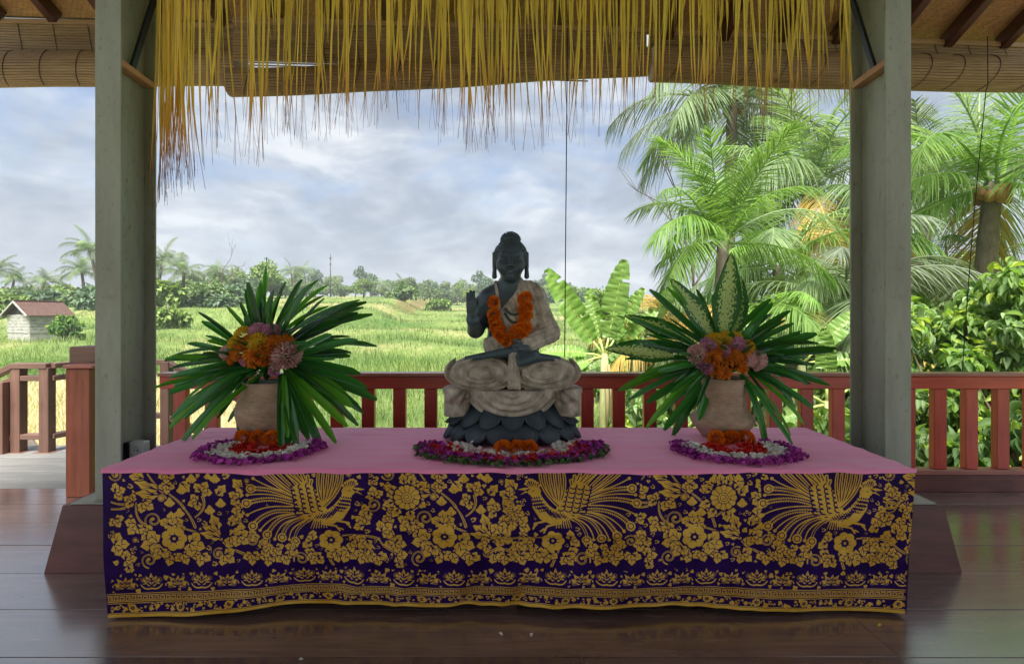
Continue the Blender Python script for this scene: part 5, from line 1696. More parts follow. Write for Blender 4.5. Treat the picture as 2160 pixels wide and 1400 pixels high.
# two dark cords across the chest
for (y0, yb) in ((650, 664), (660, 680)):
    c = MB()
    pts = []
    for q in np.linspace(-1, 1, 13):
        px = 1085 + q * 20; py = y0 + (yb - y0) * (1 - q * q)
        # lie on the chest: walk forward until the robe surface is met
        d = 2.44
        for st_ in range(60):
            v = SP(px, py, d)
            a_ = [np.array([[[w]]], dtype=np.float64) for w in v]
            if min(float(torso(*a_)[0, 0, 0]) - .014, 1) < .001: break
            d += .002
        pts.append(SP(px, py, d))
    c.tube(pts, .0065, 7)
    c.build('chest_cord', m_bronze, stt)

# ------------------------------------------------ lotus seat
MB().lathe([(.0, .0), (.24, .0), (.25, .03), (.21, .10), (.19, .175), (0, .175)], 40).build('seat_core', m_lotus, stt, (0, 0, .001)).scale = (1.12, .78, 1.0)
def lotus_petal(a_r, b_r, z_r, a_t, b_t, z_t, th, dth, lift):
    """one pointed petal lying on the flaring seat, finely grooved, with a raised rim"""
    nu, nv = 15, 10
    vs, fs = [], []
    for side in (0, 1):
        for i in range(nv):
            t = i / (nv - 1)
            w = (1 - .12 * t) if t < .45 else .946 * max(0, 1 - ((t - .45) / .55) ** 1.9) ** .75 + .02
            for j in range(nu):
                s = -1 + 2 * j / (nu - 1)
                an = th + s * w * dth * 1.12
                f = t ** 1.15
                a, b_ = a_r + (a_t - a_r) * f, b_r + (b_t - b_r) * f
                bul = lift * math.sin(math.pi * min(1, t * .9 + .08)) * (1 - .55 * s * s) + (.0032 if j % 2 and 0 < j < nu - 1 and t > .1 else 0) + (.004 if abs(s) > .85 else 0)
                bul = bul if side == 0 else -.006
                z = z_r + (z_t - z_r) * t + bul * .6
                vs.append(((a + bul) * math.cos(an), (b_ + bul) * math.sin(an), z))
    n = nu * nv
    for i in range(nv - 1):
        for j in range(nu - 1):
            k = i * nu + j
            fs.append((k, k + 1, k + nu + 1, k + nu)); fs.append((n + k, n + k + nu, n + k + nu + 1, n + k + 1))
    for i in range(nv - 1):
        for j in (0, nu - 1):
            k = i * nu + j
            q = (k, k + nu, n + k + nu, n + k); fs.append(q if j == 0 else q[::-1])
    for j in range(nu - 1):
        for i in (0, nv - 1):
            k = i * nu + j
            q = (k, n + k, n + k + 1, k + 1); fs.append(q if i == 0 else q[::-1])
    return np_mesh('petal', np.array(vs), np.array(fs), m_lotus, True)
zl = lambda py: SP(0, py, 2.42)[2]
N1 = 16
for k in range(N1):
    th = 2 * math.pi * (k + .5) / N1
    link('petal', lotus_petal(.255, .185, .098, .335, .232, .006, th, math.pi / N1, .020), stt)
for k in range(N1):
    th = 2 * math.pi * k / N1
    link('petal', lotus_petal(.180, .130, .185, .325, .215, .072, th, math.pi / N1, .020), stt)
tag(stt, 'seated dark and beige stone statue with raised hand on a lotus base', 'statue')

# ------------------------------------------------ marigold garland
gt = empty('marigold_garland', Vector(P(1076, 700, 2.46)))
gpath = [(1042, 638, 15), (1041, 664, 15), (1044, 678, 15), (1046, 690, 15), (1052, 702, 15), (1060, 712, 14), (1068, 719, 14), (1076, 714, 13), (1056, 694, 13),
         (1107, 630, 17), (1112, 648, 15), (1104, 654, 14), (1107, 668, 15), (1112, 664, 13), (1104, 680, 15), (1110, 690, 14), (1099, 692, 14), (1092, 702, 14), (1104, 704, 13), (1086, 696, 12)]
front = {}
for i, (px, py, r) in enumerate(gpath):
    d = 2.40
    for st_ in range(90):
        v = SP(px, py, d)
        a_ = [np.array([[[w]]], dtype=np.float64) for w in v]
        if min(float(torso(*a_)[0, 0, 0]) - .010, float(robe_up(*a_)[0, 0, 0])) < .010: break
        d += .002
    c = P(px, py, d - .012)
    s = r * d / FPX / .036 * .92
    link('marigold', MAR[i % 3], gt, c - gt.location, (R(75 + random.uniform(-25, 25)), R(random.uniform(-25, 25)), random.uniform(0, 6)), s)
    front[i] = c - gt.location
st_ = MB()
st_.tube([front[i] + Vector((0, .012, 0)) for i in (0, 1, 2, 3, 4, 5, 6)], .0018, 5)
st_.tube([front[i] + Vector((0, .012, 0)) for i in (9, 10, 12, 14, 16, 17, 7)], .0018, 5)
zt_ = P(1050, 598, 2.60) - gt.location; zt2 = P(1100, 598, 2.60) - gt.location
st_.tube([front[0] + Vector((0, .012, 0)), zt_], .0018, 5); st_.tube([front[9] + Vector((0, .012, 0)), zt2], .0018, 5)
st_.build('string', m_straw, gt)
tag(gt, 'orange marigold garland hanging round the neck of the statue', 'garland')
# ================================================================== palms
m_trunk = M('palm_trunk', lin(112, 102, 92), .85, .3, 5, (3, 3, 1), .5, 14, spec=.2, objrand=.1)
m_trunk_dk = M('palm_trunk_dark', lin(92, 82, 74), .85, .3, 5, (3, 3, 1), .5, 14, spec=.2, objrand=.1)
PALM_MATS = {
    'bright': leaf_mat('frond_bright', lin(84, 126, 54), lin(150, 182, 98), .5, .45, objrand=.2, spec=.3),
    'mid': leaf_mat('frond_mid', lin(86, 112, 74), lin(152, 172, 128), .5, .42, objrand=.25, spec=.35),
    'grey': leaf_mat('frond_grey', lin(88, 102, 86), lin(148, 160, 138), .5, .38, objrand=.25, spec=.35),
    'dry': leaf_mat('frond_dry', lin(176, 146, 70), lin(222, 196, 116), .6, .35, tcol=(1.1, 1.0, .7), objrand=.2, spec=.3),
}
def frond_mesh(el0, curl, seed, mat, nl=64, sag=.6, lw=.0054, llen=.30):
    """unit-length coconut frond in the xz plane: starts at elevation el0, bends over by curl; leaflets on both sides droop"""
    g = np.random.default_rng(seed)
    n = 40
    t = np.linspace(0, 1, n + 1)
    el = el0 - curl * t ** 1.4
    ds = 1.0 / n
    x = np.concatenate([[0], np.cumsum(np.cos(el[:-1]) * ds)]); z = np.concatenate([[0], np.cumsum(np.sin(el[:-1]) * ds)])
    y = .03 * np.sin(t * 2.5 + seed)
    rp = MB(); rp.tube([(x[i], y[i], z[i]) for i in range(0, n + 1, 3)], [.011 * (1 - .85 * t[i]) + .001 for i in range(0, n + 1, 3)], 5)
    RV = np.array(rp.v); RF = rp.f
    tl = np.repeat(np.linspace(.10, .995, nl), 2); sd = np.tile([-1.0, 1.0], nl)
    m = len(tl)
    tl = np.clip(tl + g.normal(0, .006, m), .08, 1)
    bx_ = np.interp(tl, t, x); by_ = np.interp(tl, t, y); bz = np.interp(tl, t, z); e = np.interp(tl, t, el)
    T = np.stack([np.cos(e), 0 * e, np.sin(e)], -1)
    Nn = np.stack([-np.sin(e), 0 * e, np.cos(e)], -1)
    fw = R(28) + R(42) * tl ** 2 + g.normal(0, .10, m)
    Sd = np.stack([0 * e, sd, 0 * e], -1)
    D = Sd * np.cos(fw)[:, None] + T * np.sin(fw)[:, None] + Nn * (.28 - .3 * tl + g.normal(0, .09, m))[:, None]
    D[:, 2] -= sag * .5
    X, S, Nm = frames(D, Nn + np.array([0, 0, .4]))
    L = llen * np.sin(np.pi * (.12 + .80 * tl)) ** .7 * g.uniform(.85, 1.12, m)
    tv, tf = blade_template(4, lambda q: (1 - q ** 2.2) * (.55 + .45 * min(1, q * 4)) + .02, bend=.0, fold=.5)
    # gravity droop applied in world down
    V, F = scatter(tv, tf, np.stack([bx_, by_, bz], -1), X * L[:, None], S * (lw * g.uniform(.8, 1.2, m))[:, None], Nm * (lw * .6 * np.ones(m))[:, None])
    q = np.tile(tv[:, 0], m); Lr = np.repeat(L, len(tv))
    V[:, 2] -= sag * .75 * Lr * q ** 2 * np.repeat(g.uniform(.6, 1.4, m), len(tv))
    rnd = np.repeat(np.clip(g.normal(.5, .22, m), 0, 1), len(tv))
    Vall = np.concatenate([RV, V]); Fl = [tuple(f) for f in RF] + [tuple(f + len(RV)) for f in F]
    return np_mesh('frond', Vall, Fl, mat, False, {'rnd': np.concatenate([np.full(len(RV), .95), rnd])})
FR = {}
for mk_, mm in PALM_MATS.items():
    FR[mk_] = {
        'up': [frond_mesh(R(80), R(50), s, mm, sag=.25) for s in (1, 2)],
        'high': [frond_mesh(R(58), R(88), s, mm, sag=.45) for s in (3, 4)],
        'mid': [frond_mesh(R(34), R(88), s, mm, sag=.6) for s in (5, 6)],
        'low': [frond_mesh(R(4), R(62), s, mm, sag=.7) for s in (7, 8)],
        'hang': [frond_mesh(R(-25), R(50), s, mm, sag=.8) for s in (9,)],
    }
m_nut = M('coconut_husk', lin(150, 112, 62), .6, .25, 12, None, .2)
nutm = MB().lathe([(0, -.13), (.05, -.12), (.095, -.06), (.105, 0), (.09, .07), (.05, .12), (0, .135)], 12).mesh('coconut', m_nut)
def palm(px, py, d, L, spec, label, mat='mid', mats=None, seed=0, tr=.14, lean=.3, nuts=0, group='coconut palms on the right'):
    """coconut palm whose crown sits at a photo pixel at depth d; spec = list of (class, count)"""
    g = random.Random(seed)
    c = P(px, py, d)
    bx_ = c.x + lean * g.uniform(.6, 1.2) * (1 if g.random() < .5 else -1); by_ = c.y + lean * g.uniform(-.5, .8)
    z0 = gz(bx_, by_)
    t = empty('coconut_palm', (bx_, by_, z0))
    top = c - t.location
    n = 14; pts, rs = [], []
    for i in range(n + 1):
        u = i / n
        pts.append(Vector((top.x * u ** 1.5, top.y * u ** 1.5, -.1 + (top.z + .1) * u))); rs.append(tr * (1.25 - .45 * u) * (1 + .05 * (i % 2)) * (1.3 if i == 0 else 1))
    MB().tube(pts, rs, 10).build('trunk', m_trunk, t)
    az = g.uniform(0, 6.28)
    for cls, cnt in spec:
        for k in range(cnt):
            az += 2 * math.pi / max(cnt, 1) + g.uniform(-.25, .25)
            mk_ = mats[g.randrange(len(mats))] if mats else mat
            if cls == 'hang' and g.random() < .22: mk_ = 'dry'
            s = L * g.uniform(.85, 1.12)
            o = link('frond', g.choice(FR[mk_][cls]), t, top + Vector((math.cos(az) * tr * .5, math.sin(az) * tr * .5, g.uniform(-.1, .08))), (R(g.uniform(-14, 14)), R(g.uniform(-9, 9)), az), s)
        az += g.uniform(.3, 1.2)
    for k in range(nuts):
        a = g.uniform(0, 6.28)
        link('coconut', nutm, t, top + Vector((math.cos(a) * .22, math.sin(a) * .22, -.15 - g.random() * .25)), (g.uniform(-.5, .5), g.uniform(-.5, .5), 0), g.uniform(.8, 1.1))
    tag(t, label, 'palm', group)
    return t
full = [('up', 3), ('high', 5), ('mid', 6), ('low', 5), ('hang', 3)]
palm(1545, 215, 18, 4.2, [('up', 2), ('high', 4), ('mid', 6), ('low', 6), ('hang', 5)], 'tall grey coconut palm with dark trunk top just under the blind', mats=['grey', 'grey', 'mid'], seed=3, tr=.2, nuts=5)
palm(1525, 510, 8.6, 1.9, [('up', 7), ('high', 4), ('mid', 3), ('low', 3)], 'young bright green coconut palm with upright fronds behind the right bouquet', mats=['bright', 'bright', 'mid'], seed=8, tr=.11, lean=.15)
palm(1705, 400, 13, 3.3, [('up', 3), ('high', 4), ('mid', 5), ('low', 4), ('hang', 3)], 'coconut palm with yellow crown heart left of the right steel post', mats=['mid', 'mid', 'bright', 'grey'], seed=14, tr=.16, nuts=6)
palm(2095, 385, 9.5, 2.9, [('up', 3), ('high', 5), ('mid', 5), ('low', 5), ('hang', 3)], 'coconut palm with brown husks at the far right edge', mats=['mid', 'bright', 'mid'], seed=21, tr=.17, nuts=9)
palm(1965, 400, 16, 3.2, [('up', 2), ('high', 4), ('mid', 4), ('low', 4)], 'coconut palm seen just right of the right steel post', mats=['mid', 'grey'], seed=27, tr=.17)
palm(1805, 330, 24, 3.8, [('up', 2), ('high', 4), ('mid', 4), ('low', 3)], 'far tall coconut palm partly behind the right steel post', mats=['mid', 'grey'], seed=33, tr=.2)
palm(1640, 560, 11.5, 2.9, [('high', 5), ('mid', 6), ('low', 5), ('hang', 2)], 'low pale coconut palm behind the right bouquet', mats=['mid', 'mid', 'bright'], seed=39, tr=.14)
palm(1420, 700, 9.2, 1.55, [('high', 3), ('mid', 4), ('low', 3)], 'small yellowing palm between the banana plant and the right bouquet', mats=['dry', 'dry', 'bright'], seed=45, tr=.07, lean=.1)
palm(1600, 690, 8.3, 1.6, [('high', 4), ('mid', 4), ('low', 3)], 'small palm with yellow dry fronds right of the right bouquet', mats=['dry', 'bright', 'mid'], seed=51, tr=.07, lean=.1)
palm(1780, 640, 9.5, 2.3, [('high', 5), ('mid', 6), ('low', 5), ('hang', 2)], 'low coconut palm left of the foot of the right steel post', mats=['mid', 'grey'], seed=57, tr=.11, lean=.1)
palm(2010, 600, 11.5, 2.6, [('high', 5), ('mid', 6), ('low', 5)], 'low coconut palm behind the broad leaved bush on the right', mats=['mid', 'grey'], seed=63, tr=.12, lean=.1)
# palms of the middle distance on the left
for i, (px, py, d, L, lab) in enumerate(((190, 528, 52, 2.5, 'coconut palm showing left of the left steel post'), (345, 550, 52, 2.4, 'coconut palm showing right of the left steel post'), (388, 575, 50, 2.2, 'bushy palm beside the one right of the left steel post'),
        (30, 590, 74, 2.4, 'coconut palm behind the hut at the left edge'), (-8, 570, 52, 2.2, 'coconut palm cut by the left edge of the picture'), (172, 572, 60, 2.6, 'palm behind the shrubs left of the left steel post'), (95, 594, 66, 2.4, 'palm above the red roofed hut'))):
    palm(px, py, d, L, [('up', 2), ('high', 5), ('mid', 6), ('low', 4)], lab, mats=['mid', 'grey'], seed=70 + i, tr=.16, lean=.8, group='coconut palms on the left')
for i, (px, py, d, L, lab) in enumerate(((614, 575, 115, 3.4, 'left of two thin far palms above the left bouquet'), (641, 572, 118, 3.2, 'right of two thin far palms above the left bouquet'), (848, 600, 120, 3.0, 'single far palm left of the statue'), (805, 604, 130, 3.0, 'far palm in the treeline left of the single one'), (462, 575, 80, 3.0, 'far palm right of the left steel post treeline'))):
    palm(px, py, d, L, [('up', 1), ('high', 4), ('mid', 5), ('low', 4)], lab, mats=['grey', 'mid'], seed=90 + i, tr=.16, lean=.8, group='far palms in the treeline')

# ================================================================== leafy trees and shrubs
def leaves_on(centers, radii, n, size, seed, flatten=.85, droop=.3, shell=.55, aspect=.42):
    g = np.random.default_rng(seed)
    centers, radii = np.asarray(centers, float), np.asarray(radii, float)
    k = g.choice(len(centers), n, p=radii ** 2 / (radii ** 2).sum())
    v = g.normal(0, 1, (n, 3)); v /= np.linalg.norm(v, axis=1, keepdims=True)
    r = radii[k] * (shell + (1 - shell) * g.random(n)) ** 1.0 * g.uniform(.75, 1.12, n)
    Pn = centers[k] + v * r[:, None] * np.array([1, 1, flatten])
    D = v * .8 + g.normal(0, .6, (n, 3)); D[:, 2] -= droop
    U = v * .5 + g.normal(0, .35, (n, 3)); U[:, 2] += .8
    X, S, N = frames(D, U)
    L = size * g.uniform(.65, 1.3, n)
    return Pn, X, S, N, L, np.clip(g.normal(.5, .25, n), 0, 1)
LT = blade_template(4, lambda t: math.sin(math.pi * (.04 + .94 * t)) ** .8, bend=.22, fold=.35)
LT2 = blade_template(2, lambda t: math.sin(math.pi * (.1 + .85 * t)), bend=.2, fold=.3)
def crown_mesh(name, centers, radii, n, size, seed, mat, tmpl=LT2, aspect=.30, **kw):
    Pn, X, S, N, L, rn = leaves_on(centers, radii, n, size, seed, **kw)
    tv, tf = tmpl
    V, F = scatter(tv, tf, Pn, X * L[:, None], S * (L * aspect)[:, None], N * L[:, None])
    return np_mesh(name, V, F, mat, False, {'rnd': np.repeat(rn, len(tv))})
m_far = [leaf_mat('far_leaf_%d' % i, lin(*a), lin(*b_), .6, .25, objrand=.18, spec=.25) for i, (a, b_) in enumerate((((74, 98, 64), (130, 152, 100)), ((86, 114, 60), (150, 172, 98)), ((70, 94, 76), (118, 140, 112))))]
def clumps(g, n, rx, rz, z0, r0, r1):
    c, r = [], []
    for k in range(n):
        a = g.uniform(0, 6.28); q = math.sqrt(g.random())
        c.append((rx * q * math.cos(a), rx * q * math.sin(a), z0 + rz * (g.random() ** .8) * (1 - .5 * q))); r.append(g.uniform(r0, r1))
    return c, r
FT = []
for i in range(9):
    g = random.Random(200 + i)
    h = (5.5, 7.5, 9, 6.2, 8.2, 4.5, 2.6, 3.2, 2.2)[i]
    c, r = clumps(g, 13, (2.6, 2.2, 2.4, 3.4, 1.7, 2.6, 1.9, 1.6, 2.3)[i], h * .62, h * (.32 if i < 6 else .12), .5 if i > 5 else .7, 1.5 if i < 6 else 1.0)
    cm = crown_mesh('crown', c, r, 1500, .42, 300 + i, m_far[i % 3], aspect=.42)
    tm = MB(); tm.tube([(0, 0, -.4), (.1, 0, h * .3), (.05, .1, h * .72)], [.22, .16, .06], 7)
    for k in range(5):
        p = c[k]; tm.tube([(.08, 0, h * .3), (p[0] * .5, p[1] * .5, (h * .35 + p[2]) / 2), p], [.1, .06, .02], 5)
    FT.append((tm.mesh('trunk', m_trunk), cm))
def tree(px, d, i, s, label, group, name='leafy_tree'):
    x = PX(px, d)
    t = empty(name, (x, d, gz(x, d)), random.uniform(0, 6.28))
    t.scale = (s, s, s * random.uniform(.85, 1.15))
    link('trunk', FT[i][0], t); link('crown', FT[i][1], t)
    tag(t, label, 'tree', group)
# treeline beyond the terraces
g = random.Random(77)
k = 0
for px in np.linspace(400, 1240, 60):
    d = g.uniform(120, 185) if px > 640 else g.uniform(78, 125)
    tree(px + g.uniform(-12, 12), d, g.randrange(6), g.uniform(.55, 1.0) * (1.0 if px < 900 else .95), 'small hazy tree in the treeline beyond the rice terraces', 'treeline beyond the terraces')
for px in np.linspace(560, 1180, 18):
    tree(px + g.uniform(-15, 15), g.uniform(170, 240), g.randrange(6), g.uniform(.9, 1.4), 'small hazy tree in the treeline beyond the rice terraces', 'treeline beyond the terraces')
for px in np.linspace(-60, 520, 34):
    d = g.uniform(48, 80)
    tree(px + g.uniform(-12, 12), d, g.choice((6, 7, 8)), g.uniform(.7, 1.25), 'bushy green tree on the rise behind the hut', 'trees behind the hut')
for px, d, i, s, lab in ((925, 92, 7, 1.1, 'round bush standing alone in the terraces left of the statue'), (845, 88, 6, 1.2, 'dark bush standing in the terraces below the single far palm'), (470, 62, 8, 1.3, 'broad dark bush on the bank right of the left steel post'), (420, 58, 6, 1.2, 'bush on the bank next to the left steel post'), (352, 40, 7, .75, 'low bush at the foot of the palm right of the left steel post')):
    tree(px, d, i, s, lab, 'bushes in the terraces', 'bush')
# dark green woods behind the palms on the right
for j, (px, d, i, s) in enumerate(((1330, 17, 2, .34), (1420, 20, 4, .40), (1500, 17, 1, .40), (1590, 19, 3, .5), (1680, 16, 0, .5), (1760, 20, 2, .46), (1850, 17, 1, .46), (1940, 19, 4, .5), (2030, 15, 3, .5), (2120, 17, 2, .5), (2220, 14, 1, .5), (1270, 30, 4, .5))):
    tree(px, d, i, s, 'green leafy tree behind the coconut palms on the right', 'leafy trees behind the palms')
# thin radio mast far off
t = empty('radio_mast', (PX(697, 150), 150, gz(PX(697, 150), 150)))
MB().tube([(0, 0, -.3), (0, 0, 12.5)], [.22, .10], 6).build('mast', m_trunk_dk, t)
for zz in (9.5, 11.2): MB().box((0, 0, zz), (.5, .4, .5), None, .05).build('antenna', m_trunk_dk, t)
tag(t, 'thin grey mast rising from the far treeline', 'mast')
# bare tree
def bare(px, d, h, label, seed):
    g = random.Random(seed); x = PX(px, d)
    t = empty('bare_tree', (x, d, gz(x, d)))
    b_ = MB()
    def grow(p, dr, L, r, lv):
        q = [p]; 
        for i in range(4):
            dr = (dr + Vector((g.uniform(-.22, .22), g.uniform(-.22, .22), g.uniform(-.05, .15)))).normalized()
            q.append(q[-1] + dr * L / 4)
        b_.tube(q, [r * (1 - .12 * i) for i in range(5)], 5, False)
        if lv:
            for k in range(3):
                grow(q[g.randrange(2, 5)], (dr + Vector((g.uniform(-1, 1), g.uniform(-.7, .7), g.uniform(-.1, .6)))).normalized(), L * .62, r * .5, lv - 1)
    grow(Vector((0, 0, -.2)), Vector((.05, 0, 1)), h, .07, 3)
    b_.build('branches', m_trunk_dk, t)
    tag(t, label, 'tree')
bare(1445, 15, 4.4, 'bare grey tree with thin twigs left of the tall grey palm', 5)
bare(462, 66, 4.5, 'bare thin tree on the bank right of the left steel post', 6)

# ------------------------------------------------ banana plants
m_ban = leaf_mat('banana_leaf', lin(84, 130, 50), lin(144, 176, 92), .38, .42, tcol=(1.15, 1.3, .5), objrand=.22, spec=.5)
m_banst = M('banana_stem', lin(140, 136, 96), .6, .3, 4, (3, 3, 1), .2, 20, col2=lin(170, 176, 116))
m_rib = M('banana_rib', lin(176, 190, 110), .5, .1, 8)
def banana_leaf(L, w, bend, seed, torn=.0):
    g = np.random.default_rng(seed)
    nu, nv = 30, 9
    u, v = np.meshgrid(np.linspace(0, 1, nu), np.linspace(-1, 1, nv))
    hw = w * np.clip(np.sin(np.pi * (.04 + .93 * u) ** .85), .05, 1) ** .55
    X = L * u
    edge = .05 * w * np.sin(40 * u + 3 * np.sign(v) + seed) * np.abs(v) ** 2
    Z = -bend * L * u ** 2 - .10 * np.abs(v) * hw + .30 * np.abs(v) * hw * (u < .9) + edge + .02 * np.sin(70 * u + 2 * v)
    V = np.stack([X, hw * v, Z], -1).reshape(-1, 3)
    ii, jj = np.meshgrid(np.arange(nu - 1), np.arange(nv - 1))
    keep = np.ones(ii.shape, bool)
    for c in range(int(torn * 14)):
        k = g.integers(6, nu - 2); s = g.random() < .5
        if s: keep[:3, k] = False
        else: keep[-3:, k] = False
    a = (jj * nu + ii)[keep]
    F = np.stack([a, a + 1, a + nu + 1, a + nu], -1)
    rn = .45 + .25 * np.sin(60 * u.ravel() + 5 * np.abs(v.ravel())) * .4 + .3 * (1 - np.abs(v.ravel()))
    return np_mesh('leaf', V, F, m_ban, True, {'rnd': rn})
def banana(px, d, h, leaves, label, seed, group='banana plants beyond the railing'):
    """leaves: (angle in the picture plane, length, width, bend, tilt to viewer)"""
    g = random.Random(seed); x = PX(px, d); z0 = gz(x, d)
    t = empty('banana_plant', (x, d, z0))
    top = h - z0
    MB().tube([(0, 0, -.05), (.01, 0, top * .5), (0, 0, top)], [.10, .085, .05], 12).build('stem', m_banst, t)
    for k in range(3):
        a = g.uniform(0, 6.28)
        MB().tube([(.08 * math.cos(a), .08 * math.sin(a), top * .9), (.15 * math.cos(a), .15 * math.sin(a), top * .6), (.12 * math.cos(a), .12 * math.sin(a), top * .2)], [.02, .03, .012], 6).build('dry_sheath', m_straw, t)
    for i, (ang, L, w, bend, tilt) in enumerate(leaves):
        a = R(ang)
        D = Vector((math.cos(a), -tilt, math.sin(a))).normalized()
        p0 = Vector((.03 * math.cos(a), 0, top - .05))
        p1 = p0 + D * .28
        MB().tube([p0, p0.lerp(p1, .5) + Vector((0, 0, .01)), p1], [.022, .018, .013], 6).build('leaf_stalk', m_rib, t)
        up = Vector((-math.sin(a) * .4, -.75, .5 * abs(math.cos(a)) + .2))
        o = link('leaf', banana_leaf(L, w, bend, seed * 10 + i, .35), t, p1, orient(D, up))
        MB().tube([(q * L, 0, -bend * L * q * q - .006) for q in np.linspace(0, .97, 9)], [.011 * (1 - q * .9) for q in np.linspace(0, .97, 9)], 5).build('midrib', m_rib, o)
    tag(t, label, 'banana plant', group)
banana(1275, 7.6, PZ(745, 7.6), [(124, 1.25, .17, .02, .15), (80, 1.15, .19, .02, .1), (66, .85, .13, .08, .3), (168, .62, .11, .30, .3), (192, .5, .12, .30, .5), (48, .7, .13, .2, .2), (205, .55, .12, .35, .2), (100, .8, .12, .02, -.3)], 'banana plant with two tall upright leaves right of the statue', 1)
banana(1340, 9.0, PZ(720, 9.0), [(110, .9, .14, .05, 0), (60, 1.0, .15, .12, .2), (150, .8, .14, .25, .2), (20, .8, .14, .3, .3), (200, .6, .13, .3, .3)], 'banana plant behind the one with two tall leaves', 2)
banana(1690, 7.4, PZ(760, 7.4), [(100, .75, .12, .05, .1), (50, .8, .14, .15, .2), (140, .75, .14, .18, .2), (10, .6, .13, .3, .3), (170, .6, .13, .3, .3)], 'low banana plant right of the right bouquet', 3)
banana(1745, 6.6, PZ(845, 6.6), [(95, .7, .12, .05, .1), (45, .7, .13, .15, .2), (150, .65, .13, .2, .2), (190, .5, .12, .3, .3)], 'low banana plant behind the railing left of the right post', 4)
banana(1440, 6.4, PZ(900, 6.4), [(90, .5, .1, .05, .1), (50, .55, .11, .15, .2), (140, .5, .11, .2, .2), (15, .5, .1, .3, .3)], 'small banana shoot seen through the balusters right of the statue', 5)

# ------------------------------------------------ broad leaved bushes close to the railing on the right
m_bush = [leaf_mat('bush_leaf_%d' % i, lin(*a), lin(*b_), .55, .42, objrand=.12, spec=.35) for i, (a, b_) in enumerate((((68, 104, 52), (144, 174, 98)), ((80, 112, 70), (160, 184, 132)), ((56, 90, 52), (118, 152, 90)), ((112, 148, 52), (188, 204, 96))))]
m_twig = M('twig', lin(108, 88, 70), .8, .25, 12, None, .3)
def bush(px, d, h, w, n, size, mi, label, seed, nb=9, aspect=.22, tmpl=LT):
    g = random.Random(seed); x = PX(px, d)
    t = empty('broadleaf_bush', (x, d, gz(x, d)))
    c, r = clumps(g, 26, w * .8, h * .92, h * .10, w * .16, w * .30)
    tw = MB()
    for k in range(nb):
        p = Vector(c[k])
        tw.tube([(g.uniform(-.05, .05), g.uniform(-.05, .05), -.05), (p.x * .4, p.y * .4, p.z * .5), p], [.028, .018, .006], 6)
    tw.build('branches', m_twig, t)
    crown = link('crown', crown_mesh('crown', c, r, n, size, seed, m_bush[mi], tmpl, aspect, shell=.2, droop=.95), t)
    crown['kind'] = 'stuff'
    # a fifth of the leaves are young and yellow green
    y = link('young_leaves', crown_mesh('young_leaves', c, r, n // 6, size * .9, seed + 1, m_bush[3], tmpl, aspect, shell=.5, droop=.2), t)
    y['kind'] = 'stuff'
    tag(t, label, 'bush', 'broad leaved bushes beyond the railing')
for a in ((2040, 6.0, 3.1, 1.05, 4200, .12, 1, 'tall broad leaved bush right of the right post', 11), (2180, 5.6, 3.3, 1.0, 4000, .12, 0, 'tall broad leaved bush at the far right edge', 12), (1925, 7.0, 2.3, .9, 2400, .12, 2, 'bush close behind the right post', 13), (1985, 5.2, 1.15, .6, 700, .15, 1, 'low bush behind the first balusters right of the right post', 14),
          (2120, 5.0, 1.2, .7, 800, .16, 2, 'low bush behind the far right balusters', 15), (1820, 8.0, 2.2, .9, 1000, .18, 0, 'bush between the right bouquet and the right post', 16), (1640, 7.6, 1.6, .8, 900, .16, 1, 'bush behind the railing right of the right pot', 17), (1560, 9.0, 1.9, .9, 900, .17, 2, 'bush behind the right pot', 18),
          (1470, 8.0, 1.5, .8, 900, .15, 0, 'bush behind the railing left of the right pot', 19), (1390, 10.5, 2.2, .9, 900, .18, 2, 'bush behind the small yellowing palm', 20), (1760, 5.8, 1.1, .6, 700, .15, 0, 'low bush behind the balusters left of the right post', 21), (1350, 7.4, 1.0, .5, 600, .14, 1, 'low bush at the foot of the banana plant', 22),
          (140, 31, 1.9, .9, 700, .22, 2, 'green bush at the right end of the hut', 23), (1660, 6.0, .95, .5, 500, .14, 1, 'small bush seen between the right pot and the right post', 24), (1310, 13, 2.6, .9, 900, .2, 2, 'dark bush behind the tall banana leaves', 25)):
    bush(*a)

# ================================================================== hut on the left
m_hutroof = M('rusty_roof', lin(72, 50, 44), .85, .3, 3, (8, 1, 1), .2, 20, col2=lin(98, 72, 64))
m_hutwall = M('whitewashed_boards', lin(140, 138, 132), .85, .3, 3, (1, 1, 6), .3, 20, col2=lin(196, 196, 190))
m_dark = M('dark_gap', (.03, .028, .025), .9)
hd = 31.0
hx = PX(63, hd)
hz = PZ(703, hd)
t = empty('hut', (hx, hd, hz), R(66))
hl, hw_, hh_ = 2.0, 2.5, 1.12
MB().box((hl / 2, hw_ / 2, hh_ / 2 - .5), (hl, hw_, hh_ + 1.0)).build('core', m_hutwall, t)
for k in range(6):
    MB().box((hl / 2, -.015, hh_ * (k + .5) / 6), (hl + .02, .03, hh_ / 6 - .015), None, .004).build('board', m_hutwall, t)
    MB().box((-.015, hw_ / 2, hh_ * (k + .5) / 6), (.03, hw_, hh_ / 6 - .015), None, .004).build('board', m_hutwall, t)
ov, rise = .26, .80
def roofpt(x, y, z): return (x, y, z)
n = 20
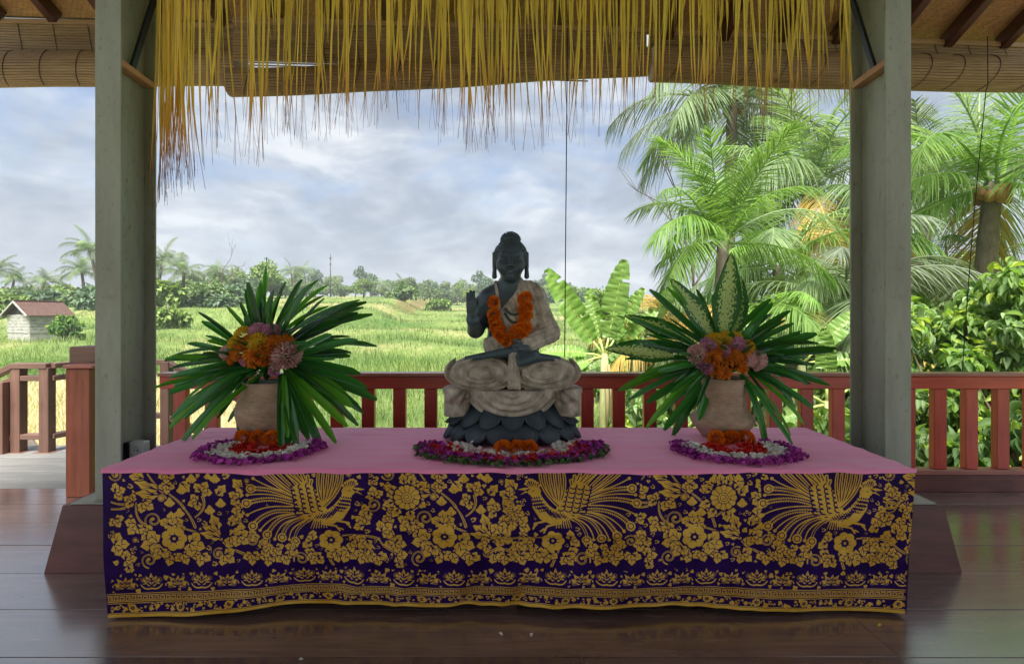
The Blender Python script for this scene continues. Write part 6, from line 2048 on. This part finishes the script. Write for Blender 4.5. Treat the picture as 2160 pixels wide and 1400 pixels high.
for s in (0, 1):
    b_ = MB()
    for k in range(n):
        x0 = -ov + (hl + 2 * ov) * k / n; x1 = -ov + (hl + 2 * ov) * (k + 1) / n
        ye, yr = (-ov, hw_ / 2) if s == 0 else (hw_ + ov, hw_ / 2)
        ze, zr = hh_ - .08, hh_ + rise
        up = .03 if k % 2 else 0
        xm = (x0 + x1) / 2
        vs = [(x0, ye, ze), (xm, ye, ze + .05), (x1, ye, ze), (x1, yr, zr), (xm, yr, zr + .05), (x0, yr, zr)]
        b_.add(vs, [(0, 1, 4, 5), (1, 2, 3, 4)] if s == 0 else [(5, 4, 1, 0), (4, 3, 2, 1)])
        b_.add([(v[0], v[1], v[2] - .03) for v in vs], [(5, 4, 1, 0), (4, 3, 2, 1)] if s == 0 else [(0, 1, 4, 5), (1, 2, 3, 4)])
    b_.build('roof_slope', m_hutroof, t)
MB().bar((-ov, hw_ / 2, hh_ + rise + .04), (hl + ov, hw_ / 2, hh_ + rise + .04), .2, .06, .01).build('ridge_cap', m_hutroof, t)
g_ = MB()
g_.add([(-.01, 0, hh_), (-.01, hw_, hh_), (-.01, hw_ / 2, hh_ + rise * .92)], [(0, 2, 1)])
g_.add([(hl + .01, 0, hh_), (hl + .01, hw_, hh_), (hl + .01, hw_ / 2, hh_ + rise * .92)], [(0, 1, 2)])
g_.build('gable', m_dark, t)
for s in (0, 1):
    ye = -ov if s == 0 else hw_ + ov
    MB().bar((-ov - .02, ye, hh_ - .10), (-ov - .02, hw_ / 2, hh_ + rise - .03), .05, .10, .005).build('barge_board', m_hutwall, t)
tag(t, 'small white field hut with rusty red roof at the left edge', 'hut')

# ================================================================== humid air
hm = bpy.data.materials.new('humid_air'); hm.use_nodes = True
nt = hm.node_tree; nt.nodes.clear()
out = nt.nodes.new('ShaderNodeOutputMaterial')
pv = nt.nodes.new('ShaderNodeVolumePrincipled')
pv.inputs['Color'].default_value = (.88, .94, 1.0, 1)
pv.inputs['Density'].default_value = .0010
pv.inputs['Anisotropy'].default_value = .2
nt.links.new(pv.outputs[0], out.inputs['Volume'])
hz_o = MB().box((0, 420, 19.0), (1600, 1060, 44.0)).build('haze', hm)
tag(hz_o, 'thin humid haze over the fields', 'haze', kind='stuff')
